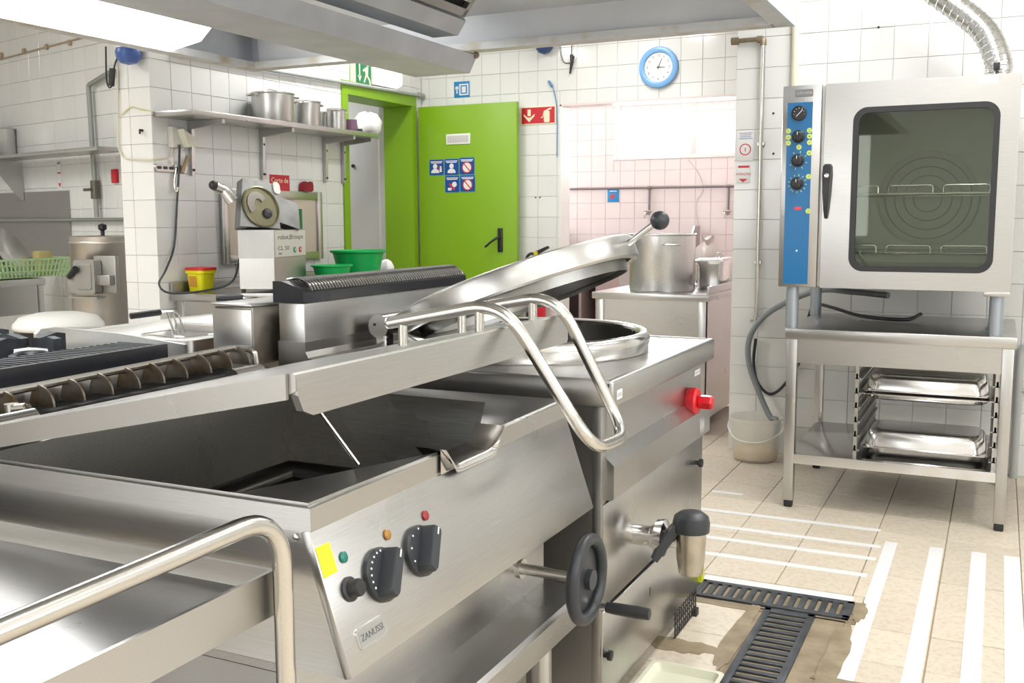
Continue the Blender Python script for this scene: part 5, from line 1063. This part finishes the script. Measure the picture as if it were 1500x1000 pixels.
# steel hatch behind the slicer, red sign, red holder
a, c = PX(326, 387, XL+.01), PX(468, 275, XL+.01); ht = thing('wall_hatch', 'framed steel wall hatch behind the vegetable slicer', 'hatch', (XL, (a[1]+c[1])/2, a[2])); HP = mat('hatch_beige', (.60, .54, .48), .4, .5)
za, zc = a[2], c[2]-.03
b = B(); 
for q in ((a[1]+.0505, c[1]-.0505, za, za+.05), (a[1]+.0505, c[1]-.0505, zc-.05, zc), (a[1], a[1]+.05, za, zc), (c[1]-.05, c[1], za, zc)): b.box(XL, XL+.03, q[0], q[1], q[2], q[3], .003)
obj('hatch_frame', b, STEELZ, ht); obj('hatch_panel', B().box(XL, XL+.014, a[1]+.05, c[1]-.05, za+.05, zc-.05), HP, ht)
p = PX(452, 283, XL+.04); tag(obj('red_cloth', B().loft([[(XL+.03+.02*math.sin(i), p[1]+.055*math.cos(2*PI*i/10)*k, zc+.004+h+.006*math.sin(i*2.3)) for i in range(10)] for k, h in ((1, 0), (1.05, .03), (.9, .055), (.3, .058))]), mat('red_cloth', (.30, .02, .03), .8), None), 'folded dark red cloth lying on the hatch frame', 'cloth')
a, c = PX(396, 276, XL+.004), PX(424, 257, XL+.004); FRS = frame((XL+.001, a[1], a[2]-.10), (0, 1, 0), (1, 0, 0)); rs = thing('gas_cutoff_sign', 'red sign reading Corte de behind the slicer', 'sign', (XL, (a[1]+c[1])/2, a[2]-.1)); W = c[1]-a[1]; Hh = c[2]-a[2]+.10
obj('sign_plate', B().box(0, W, 0, Hh, 0, .002), SRED, rs, FRS); text('sign_text', 'Corte de', W*.235, FRS @ Matrix.Translation((W*.5, Hh-.035, .0022)), GLOW, rs)
p = PX(437, 320, XL+.05); tag(obj('green_carton', B().box(XL+.032, XL+.09, p[1]-.12, p[1]-.01, zt_, p[2]+.06, .003), mat('carton_green', (.01, .16, .05), .5), None), 'dark green carton standing behind the slicer', 'carton')
# tub and basins
q = PZ(295, 426, zt_); tx, ty_ = q[0]-.03, q[1]+.07
tub = thing('yellow_tub', 'yellow plastic tub with a red lid on the prep table', 'tub', (tx, ty_, zt_)); YEL = mat('yellow_plastic', (.82, .76, .01), .35)
s_ = (PX(314, 400, tx)[1]-PX(277, 400, tx)[1])/2*.62; tx = max(tx, XL+.035+s_*1.1); ty_ = PX(295, 420, tx)[1]; hh = PX(295, 394, tx)[2]-zt_; tub.location = (tx, ty_, zt_); WL[tub.name] = Vector((tx, ty_, zt_))
obj('tub_body', B().loft([at_z(rrect(tx-s_*.80, tx+s_*.80, ty_-s_*.80, ty_+s_*.80, .02), zt_), at_z(rrect(tx-s_*.95, tx+s_*.95, ty_-s_*.95, ty_+s_*.95, .025), zt_+hh*.8), at_z(rrect(tx-s_*1.05, tx+s_*1.05, ty_-s_*1.05, ty_+s_*1.05, .025), zt_+hh*.82), at_z(rrect(tx-s_*1.05, tx+s_*1.05, ty_-s_*1.05, ty_+s_*1.05, .025), zt_+hh*.97)]), YEL, tub, ang=35)
obj('tub_lid', B().loft([at_z(rrect(tx-s_*1.08, tx+s_*1.08, ty_-s_*1.08, ty_+s_*1.08, .025), zt_+hh*.95), at_z(rrect(tx-s_*1.08, tx+s_*1.08, ty_-s_*1.08, ty_+s_*1.08, .025), zt_+hh*1.06), at_z(rrect(tx-s_, tx+s_, ty_-s_, ty_+s_, .02), zt_+hh*1.08)]), mat('red_lid', (.62, .03, .03), .4), tub, ang=35)
obj('tub_print', B().box(tx-s_*.5, tx+s_*.3, ty_-s_*.965, ty_-s_*.93, zt_+hh*.25, zt_+hh*.7), mat('tub_print', (.62, .30, .05), .5), tub)
def basin(name, px_, Xp, wdt, hgt, z0, label, oval=1.0):
    y = PX(px_, 380, Xp)[1]; t = thing(name, label, 'basin', (Xp, y, z0)); n = 40
    el = lambda k, z: [(Xp+wdt*k*oval*math.cos(2*PI*i/n), y+wdt*k*math.sin(2*PI*i/n), z) for i in range(n)]
    obj('basin_shell', B().loft([el(.68, z0), el(.92, z0+hgt*.9), el(1.02, z0+hgt*.94), el(1.03, z0+hgt), el(.95, z0+hgt), el(.66, z0+.008)], True, True), GREENPL, t, ang=40)
    return t, y
bx1 = XL+.38
basin('green_basin', 525, bx1, .19, .20, zt_, 'large round green plastic basin on the prep table', .9)
basin('green_bowl', 486, XL+.50, .13, .125, zt_, 'smaller green plastic bowl in front of the large basin', .9)
p = PX(566, 395, XL+.30); bag('paper_scrap', (XL+.30, p[1], zt_), .05, .05, .12, 'crumpled white paper next to the large green basin', STW, 5, 'paper', knot=False)

# ================================================================== FAR-LEFT CORNER
a, c = onFL(0, 237), onFL(170, 222); zsh = (a.z+c.z)/2; FFs = Matrix.LocRotScale(Vector((0, 0, 0)), None, None)
def FLp(u, z, d): return FFL @ Vector((u, z, d))          # along the skewed wall, height, distance from it
def flbox(b, u0, u1, z0, z1, d0, d1, bev=0):
    n0 = len(b.bm.verts); b.box(u0, u1, z0, z1, d0, d1, bev); return b
def uv(px_, py_): q = FFL.inverted() @ onFL(px_, py_); return q.x, q.y
u0, z0 = uv(0, 235); u1, z1 = uv(170, 222); zs = (z0+z1)/2
sh = thing('corner_shelf', 'steel shelf with a triangular bracket on the skewed wall', 'shelf', FLp((u0+u1)/2, zs, .1))
obj('shelf_board', flbox(B(), u0-.6, u1+.25, zs-.018, zs+.006, 0.066, .27, .003), STEEL, sh, FFL)
ub, _ = uv(36, 260); bb = B(); bb.loft([[(ub+k, zs-.019, .020), (ub+k, zs-.019, .24), (ub+k, zs-.07, .22), (ub+k, zs-.30, .04), (ub+k, zs-.30, .020)] for k in (0, .012)]); obj('shelf_bracket', bb, STEEL, sh, FFL, smooth=False)
pu, _ = uv(22, 215); stockpot('shelf_pan', FLp(pu-.08, zs+.006, .15), .185, .215, 'wide steel pan on the corner shelf', ALU, (-1.25,), .05, hz=.15)
u0, z0 = uv(8, 420); u1, z1 = uv(103, 279)
tag(obj('splash_panel', flbox(B(), u0-1.2, u1, .87, z1, .007, .016), DULLST, None, FFL, smooth=False), 'grey steel splash panel fixed to the skewed wall', 'panel')
zz_ = uv(90, 322)[1]; tag(obj('gas_rail', B().tube([FLp(-2.0, zz_, .045), FLp(1.2, zz_, .045)], .013, 10), mat('pipe_greygreen', (.36, .38, .36), .45, .5), None), 'horizontal grey pipe across the splash panel', 'pipe')
up, zt_p = uv(139, 126); _, zv = uv(147, 278); vp = thing('gas_riser', 'grey vertical pipe with a small valve on the skewed wall', 'pipe', FLp(up, zz_, .045)); PGM = MATS['pipe_greygreen']
obj('pipe_run', B().tube(fillet([FLp(up+.02, zz_+.016, .045), FLp(up, zt_p, .045), FLp(up+.28, zt_p+.06, .045)], .02), .016, 10), PGM, vp)
obj('valve', B().tube([FLp(up+.015, zv+.06, .045), FLp(up+.015, zv-.06, .045)], .028, 12).tube([FLp(up-.06, zv, .08), FLp(up+.03, zv, .08)], .010, 8), mat('valve_iron', (.16, .15, .12), .5, .6), vp)
u0, z0 = uv(86, 262); t = thing('attention_notice', 'tiny white notice with a red arrow below the corner shelf', 'sign', FLp(u0, z0-.1, .008))
obj('sign_plate', flbox(B(), u0, u0+.055, z0-.08, z0+.14, .007, .009), STW, t, FFL); bb = B(); bb.prism([(u0+.008, z0-.03), (u0+.047, z0-.03), (u0+.028, z0-.062)], 'Z', .009, .0095); obj('notice_arrow', bb, STR, t, FFL); obj('notice_heading', flbox(B(), u0+.006, u0+.05, z0+.10, z0+.115, .009, .0095), mat('ink_grey', (.3, .3, .3), .5), t, FFL)
obj('notice_line', flbox(B(), u0+.006, u0+.05, z0+.035, z0+.045, .009, .0095), STR, t, FFL)
# old string line with clips on the wall
bb = B(); ua, za_ = uv(0, 83); uc, zc_ = uv(128, 60)
sl = thing('rusty_cable_line', 'rusty cable line with round clips high on the skewed wall', 'cable', FLp((ua+uc)/2, za_, .01)); RUST = mat('rust_cable', (.46, .36, .26), .7)
obj('cable_run', B().tube([FLp(ua-.3, za_-.03, .013), FLp(uc+.3, zc_+.03, .013)], .006, 6), RUST, sl)
for px_ in (5, 38, 71, 105): uq, zq = uv(px_, 82-px_*.18); obj('cable_clip', B().tube([FLp(uq, zq, .007), FLp(uq, zq, .022)], .02, 10), RUST, sl)
# blue dome and cable on the wall end
p = PY(190, 80, YP-.06); dm = tag(obj('blue_dome', B().lathe([(.001, -.055), (.04, -.045), (.062, -.018), (.066, .01), (.06, .03), (.001, .04)], (p[0], YP-.07, p[2]), 22), DBL, None), 'bright blue plastic dome on the wall end by the hood', 'dome')
tag(obj('dome_cable', B().tube(smooth_path([(p[0]-.06, YP-.06, p[2]+.01), PY(172, 85, YP-.03), PY(167, 100, YP-.03), PY(165, 122, YP-.03), PY(160, 128, YP-.03), PY(156, 115, YP-.03), PY(155, 68, YP-.03)], 6), .005, 6).tube([PY(165, 100, YP-.025), PY(163, 126, YP-.025)], .016, 8), BLACKP, None), 'black cable looped below the bright blue dome', 'cable')
p = onFL(172, 258); tag(obj('red_call_point', B().box(-.03, .03, -.045, .045, .008, .03, .006), SRED, None, FFL @ Matrix.Translation((uv(172, 258)[0], uv(172, 258)[1], 0))), 'small red call point beside the wall end', 'call point')
# corner sink table with basket
q0, q1 = PZ(0, 411, .85), PZ(96, 405, .85); lx = (q0[0]+q1[0])/2; ly1 = q1[1]-.16
lt = thing('corner_table', 'steel corner table with a deep front rail carrying the green basket', 'table', (lx-.35, ly1-.6, 0))
obj('table_top', B().box(lx-.72, lx, ly1-1.3, ly1, .805, .85, .004), STEELY, lt); obj('front_rail', B().box(lx-.03, lx-.012, ly1-1.3, ly1-.06, .62, .805), STEELY, lt, smooth=False)
for y in (ly1-.055, ly1-1.25): obj('leg', B().box(lx-.055, lx-.012, y, y+.045, 0, .805, .003), STEELZ, lt)
for y in (ly1-.055, ly1-1.25): obj('leg', B().box(lx-.70, lx-.66, y, y+.045, 0, .805, .003), STEELZ, lt)
bkx_ = lx-.16; y1b = PX(88, 380, bkx_)[1]; y0b = y1b-.62; zb0 = .85; zb1 = .85+.125; LG = mat('pale_green_plastic', (.52, .74, .40), .4)
bs = thing('plastic_basket', 'pale green slotted plastic basket on the corner table', 'basket', (bkx_, (y0b+y1b)/2, .85))
lo, hi = rrect(bkx_-.13, bkx_+.13, y0b+.03, y1b-.03, .03), rrect(bkx_-.16, bkx_+.16, y0b, y1b, .03)
obj('basket_floor', B().loft([at_z(lo, .85), at_z(lo, .856)]), LG, bs); obj('basket_rim', ring(rrect(bkx_-.17, bkx_+.17, y0b-.01, y1b+.01, .03), rrect(bkx_-.152, bkx_+.152, y0b+.008, y1b-.008, .03), zb1-.012, zb1, B()), LG, bs, ang=40)
for k in (.33, .66): lp = [(p[0]*(1-k)+q[0]*k, p[1]*(1-k)+q[1]*k, zb0+(zb1-zb0)*k) for p, q in zip(lo, hi)]; obj('basket_band', B().tube(lp, .008, 6, closed=True), LG, bs)
def per(loop, n):
    L_ = [Vector((*p, 0)) for p in loop]; seg = [(L_[i], L_[(i+1) % len(L_)]) for i in range(len(L_))]; tot = sum((q-p).length for p, q in seg); out = []; d = 0; k = 0
    for p, q in seg:
        l = (q-p).length
        while k*tot/n < d+l-1e-9: out.append(p.lerp(q, (k*tot/n-d)/max(l, 1e-9))); k += 1
        d += l
    return out
for p, q in zip(per(lo, 56), per(hi, 56)): obj('basket_slat', B().tube([(p.x, p.y, .852), (q.x, q.y, zb1-.006)], .0075, 5), LG, bs)
pc2 = PX(20, 360, bkx_-.0)
for i, (dy, tl, label) in enumerate(((-.25, 62, 'large round steel pan lid leaning in the green basket'), (-.30, 52, 'second round steel pan lid behind the first lid'))):
    M_ = Matrix.Translation((bkx_-.02-.06*i, PX(22, 370, bkx_)[1]-.05*i, .86+.17)) @ Matrix.Rotation(math.radians(25), 4, 'Z') @ Matrix.Rotation(math.radians(tl), 4, 'Y')
    tag(obj('pan_lid', B().lathe([(.001, .03), (.10, .026), (.155, .012), (.17, 0), (.175, -.006), (.165, -.006), (.15, .004), (.001, .02)], (0, 0, 0), 40), ALU, None, M_, ang=50), label, 'pan lid')
p = PX(60, 373, bkx_); tag(obj('yellow_sponge', B().box(bkx_-.03, bkx_+.04, p[1]-.05, p[1]+.06, .857, p[2]+.02, .012), mat('sponge_yellow', (.62, .52, .22), .8), None), 'yellow sponge standing in the green basket', 'sponge')
# potato peeler
pcx, pcy = (PY(118, 345, 4.5)[0]+PY(184, 345, 4.5)[0])/2, 4.5; pr_ = (PY(184, 345, 4.5)[0]-PY(118, 345, 4.5)[0])/2; zt3 = PY(150, 345, 4.5)[2]; PG = steel('peeler_grey', (.64, .60, .55), .42, (60, 60, 1), .06, .1)
pe = thing('potato_peeler', 'grey cylindrical potato peeler with a side hatch by the wall end', 'potato peeler', (pcx, pcy, 0))
obj('peeler_drum', B().lathe([(.001, .05), (pr_*1.06, .05), (pr_*1.04, .6), (pr_, zt3-.05), (pr_*1.02, zt3-.046), (pr_*1.02, zt3-.036), (pr_, zt3-.032), (pr_*1.02, zt3-.006), (pr_*.98, zt3), (.001, zt3)], (pcx, pcy, 0), 44), PG, pe, ang=50)
obj('lid_knob', B().lathe([(.012, zt3), (.012, zt3+.03), (.025, zt3+.04), (.025, zt3+.065), (.001, zt3+.075)], (pcx+.0, pcy, 0), 16), BLACKP, pe)
hdir = Vector((.16, -.98, 0)).normalized(); hc2 = Vector(PY(128, 405, pcy-pr_-.05)); FH2 = frame((hc2.x, hc2.y, hc2.z), (hdir.y*-1, hdir.x, 0), hdir)
CAST = mat('cast_door', (.46, .46, .44), .4, .8)
hh_ = obj('outlet_hatch', B().loft([at_z(rrect(-.075, .075, -.10, .10, .015), -.03), at_z(rrect(-.072, .072, -.098, .098, .015), .03)]), CAST, pe, FH2); obj('hatch_panel', B().loft([at_z(rrect(-.055, .055, -.075, .075, .012), .03), at_z(rrect(-.052, .052, -.072, .072, .012), .036)]), CAST, hh_, FH2)
obj('hatch_frame', B().box(.02, .17, -.10, .12, -.07, -.035, .004).box(.06, .16, -.05, .01, -.03, .01, .004), CAST, pe, FH2)
obj('hatch_arm', B().box(-.13, -.06, -.10, -.02, -.02, .02, .005), CAST, pe, FH2); obj('hatch_grip', B().tube([FH2 @ Vector((-.10, .0, .03)), FH2 @ Vector((-.03, .05, .06))], .018, 12), BLACKP, pe)
obj('hatch_tray', B().box(-.10, .10, -.125, -.115, -.03, .05), CAST, pe, FH2)
# bin with white lid
bny = 3.85; bnx = PY(86, 470, bny)[0]; zl0 = PY(86, 478, bny)[2]
wb_ = thing('waste_bin', 'waste bin lined with a black bag under a domed white lid', 'bin', (bnx, bny, 0)); rb_ = (PY(128, 470, bny)[0]-PY(41, 470, bny)[0])/2
obj('bin_body', B().lathe([(.001, .0), (rb_*.72, .0), (rb_*.86, zl0-.02), (.001, zl0-.02)], (bnx, bny, 0), 32), DARKGREY, wb_)
n = 40; rows = []
for k, z in ((.80, .10), (.86, .25), (.93, zl0-.06), (.96, zl0)): rows.append([(bnx+rb_*(k+.03*math.sin(7*2*PI*i/n+z*9)+.02*math.sin(13*2*PI*i/n))*math.cos(2*PI*i/n), bny+rb_*(k+.03*math.sin(7*2*PI*i/n+z*9))*math.sin(2*PI*i/n), z) for i in range(n)])
obj('bin_bag', B().loft(rows, False, False), mat('black_bag', (.012, .012, .014), .22), wb_, ang=60)
obj('bin_lid', B().lathe([(rb_*.98, zl0-.012), (rb_*1.02, zl0), (rb_*1.0, zl0+.02), (rb_*.86, zl0+.055), (rb_*.5, zl0+.075), (.001, zl0+.08)], (bnx, bny, 0), 40, True, True), WHITEPL, wb_, ang=60)
p = PY(20, 503, 4.1); tag(obj('orange_basin', B().lathe([(.001, .0), (.20, .0), (.26, .12), (.275, .125), (.275, .135), (.25, .135), (.19, .01), (.001, .008)], (PZ(15, 500, .13)[0], PZ(15, 500, .13)[1], 0), 36), mat('orange_red_plastic', (.72, .10, .02), .4), None), 'orange-red plastic basin under the corner table', 'basin')
# ================================================================== HOOD
HX0, HX1, HY0, HY1, HZ = -3.12, -.705, -.35, 3.76, 1.90
ho = thing('extraction_hood', 'galvanised extraction hood hanging over the cooking island', 'hood', (-1.9, 1.7, HZ))
def wallp(b, p, q, z0, z1, t=.012): return b
b = B(); b.box(HX0-.012, HX0, HY0, HY1, HZ, 2.42).box(HX1, HX1+.012, HY0, HY1, HZ, 2.42).box(HX0-.012, HX1+.012, HY1, HY1+.012, HZ, 2.42).box(HX0-.012, HX1+.012, HY0-.012, HY0, HZ, 2.42)
obj('hood_skirt', b, GALV, ho, smooth=False)
b = B(); LW = .055
b.box(HX0, HX0+LW, HY0, HY1, HZ, HZ+.008).box(HX1-LW, HX1, HY0, HY1, HZ, HZ+.008).box(HX0+LW, HX1-LW, HY1-LW, HY1, HZ, HZ+.008).box(HX0+LW, HX1-LW, HY0, HY0+LW, HZ, HZ+.008)
for q in ((HX0+LW, HX0+LW+.004, HY0, HY1), (HX1-LW-.004, HX1-LW, HY0, HY1), (HX0, HX1, HY1-LW-.004, HY1-LW)): b.box(q[0], q[1], q[2], q[3], HZ, HZ+.03)
obj('hood_lip', b, HOODSTAIN, ho, smooth=False)
b = B(); zb_ = HZ+.14; zt4 = 2.42; ins = .55
b.face((HX0+LW, HY1-.02, HZ+.03), (HX1-LW, HY1-.02, HZ+.03), (HX1-LW, HY1-.03, zb_), (HX0+LW, HY1-.03, zb_)); b.face((HX0+LW, HY1-.03, zb_), (HX1-LW, HY1-.03, zb_), (HX1-LW, HY1-ins, zt4), (HX0+LW, HY1-ins, zt4))
obj('hood_end_sheet', b, HOODIN, ho, smooth=False)
b = B(); b.box(HX0, HX1, HY0, HY1, 2.42, 2.43); obj('hood_roof', b, HOODIN, ho, smooth=False)
b = B(); b.box(-2.4, -1.4, .8, 2.4, 2.43, CEIL); obj('hood_trunk', b, GALV, ho, smooth=False)
# centre filter bank: two sloping rows of baffle filters above a gutter beam
g2 = PZ(671, 52, 2.02); gx1, gy1 = g2[0], g2[1]; gz = 2.02
gx0 = PZ(640, 57, 2.02)[0]; _s = 3.45/gy1; gx0 *= _s; gx1 *= _s; gy1 = 3.45; gz = H+.80*_s
fbk = obj('filter_beam', B().prism([(gx0, gz), (gx1, gz), (gx1+.035, gz+.05), (gx1+.02, gz+.07), (gx0-.02, gz+.07), (gx0-.035, gz+.05)], 'Y', HY0+.1, gy1), GALV, ho, smooth=False)
for side in (1, -1):
    x0 = gx1+.03 if side > 0 else gx0-.03
    for k in range(6):
        y1f = gy1-.03-k*.52; y0f = y1f-.50
        if y0f < HY0+.1: continue
        F = frame((x0, y0f, gz+.075), (0, 1, 0), (-.6*side, 0, -.8)) if 0 else None
        dx, dz = .50*side*.55, .50*.75*.9
        q = [(x0, gz+.07), (x0+dx, gz+.07+dz)]
        fr_ = obj('baffle_filter', B(), None, ho) if 0 else None
        n_ = Vector((dz*side, 0, -abs(dx))).normalized()
        b = B()
        for s0, s1, yA, yB in ((0, .07, y0f, y1f), (.93, 1, y0f, y1f), (0, 1, y0f, y0f+.025), (0, 1, y1f-.025, y1f)):
            pA, pB = Vector((x0+dx*s0, 0, gz+.07+dz*s0)), Vector((x0+dx*s1, 0, gz+.07+dz*s1))
            b.loft([[pA+Vector((0, yA, 0)), pB+Vector((0, yA, 0)), pB+Vector((0, yB, 0)), pA+Vector((0, yB, 0))], [p+n_*.02 for p in (pA+Vector((0, yA, 0)), pB+Vector((0, yA, 0)), pB+Vector((0, yB, 0)), pA+Vector((0, yB, 0)))]])
        ff = obj('filter_frame', b, STEEL, ho, smooth=False); ff['kind'] = 'stuff'
        for i in range(7):
            s = .12+.115*i; p = Vector((x0+dx*s, 0, gz+.07+dz*s)); e_ = Vector((dx, 0, dz)).normalized()
            b = B(); b.loft([[p+Vector((0, y, 0)), p+e_*.034+Vector((0, y, 0)), p+e_*.030+n_*.014+Vector((0, y, 0)), p+e_*.004+n_*.014+Vector((0, y, 0))] for y in (y0f+.025, y1f-.025)]); obj('filter_baffle', b, POLISH, ff, smooth=False)
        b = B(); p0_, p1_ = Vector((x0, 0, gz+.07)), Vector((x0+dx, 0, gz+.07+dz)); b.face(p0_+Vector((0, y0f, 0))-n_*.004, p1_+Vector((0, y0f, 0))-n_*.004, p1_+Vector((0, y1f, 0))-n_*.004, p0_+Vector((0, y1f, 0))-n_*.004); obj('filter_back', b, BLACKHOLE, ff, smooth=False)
# drip gutter hung on wires below the beam
e0, e1, e2 = PZ(702, 92, 1.84), PZ(688, 107, 1.80), PZ(617, 115, 1.80); dgy = min(e1[1], HY1-.12)
gl0, gl1 = e2[0], e1[0]
dg = thing('hanging_gutter', 'long galvanised drip gutter hanging on wires under the hood filters', 'gutter', ((gl0+gl1)/2, 2.0, 1.80)); SC = dgy/e1[1]
gl0, gl1 = gl0*SC, gl1*SC; gzb = H+(1.80-H)*SC; gzt = gzb+.066
obj('gutter_trough', B().prism([(gl0, gzb), (gl1, gzb), (gl1+.034, gzt), (gl1+.029, gzt), (gl1-.004, gzb+.006), (gl0+.004, gzb+.006), (gl0-.029, gzt), (gl0-.034, gzt)], 'Y', HY0+.3, dgy), GALV, dg, smooth=False)
obj('gutter_end', B().prism([(gl0, gzb), (gl1, gzb), (gl1+.034, gzt), (gl0-.034, gzt)], 'Y', dgy-.004, dgy), GALV, dg, smooth=False)
for y in (dgy-.02, 2.0, .6):
    for s, xx in ((1, gl1+.04), (-1, gl0-.04)): obj('hanging_wire', B().tube(smooth_path([(xx, y, gzt), ((gl0+gl1)/2+s*.07, y-.01, gzt+(gz-gzt)*.6), ((gl0+gl1)/2+s*.02, y-.02, gz-.003)], 5), .0018, 5), mat('dark_wire', (.05, .05, .05)), dg)
obj('gutter_hook', B().sphere((gl1+.034, dgy-.01, gzt), .014, 10, 8), BRASS, dg)
# strip lamp on the left inner side
L0, L1 = PZ(310, 80, 1.935), PZ(0, 25, 1.935)
hl = obj('strip_lamp', B().box(HX0+.30, HX0+.36, .9, 2.9, HZ+.19, HZ+.20), GALV, ho); ly1_ = PX(312, 90, HX0+.1)[1]-.20; ly0_ = ly1_-1.9
obj('lamp_tray', B().prism([(HX0+.005, HZ+.012), (HX0+.36, HZ+.17), (HX0+.36, HZ+.19), (HX0+.005, HZ+.19)], 'Y', ly0_-.05, ly1_+.05), GALV, hl, smooth=False)
obj('lamp_diffuser', B().loft([[(HX0+.05, y, HZ+.020), (HX0+.30, y, HZ+.128), (HX0+.31, y, HZ+.105), (HX0+.22, y, HZ+.030), (HX0+.07, y, HZ+.005)] for y in (ly0_, ly1_)]), emis('strip_glow', (1, 1, .98), 9.0), hl, smooth=False)
obj('lamp_end', B().prism([(HX0+.03, HZ+.0), (HX0+.33, HZ+.15), (HX0+.33, HZ+.19), (HX0+.02, HZ+.19)], 'Y', ly1_+.002, ly1_+.02), WHITEPL, hl, smooth=False)

# things resting on a table stand a hair above it so that surfaces never share a plane
for nm, dz in (('vegetable_slicer', .001), ('stockpot', .001), ('green_basin', .001), ('green_bowl', .001), ('plastic_bag', .001), ('yellow_tub', .001), ('green_carton', .001), ('plastic_basket', .006), ('yellow_sponge', .007)):
    bpy.data.objects[nm].location.z += dz
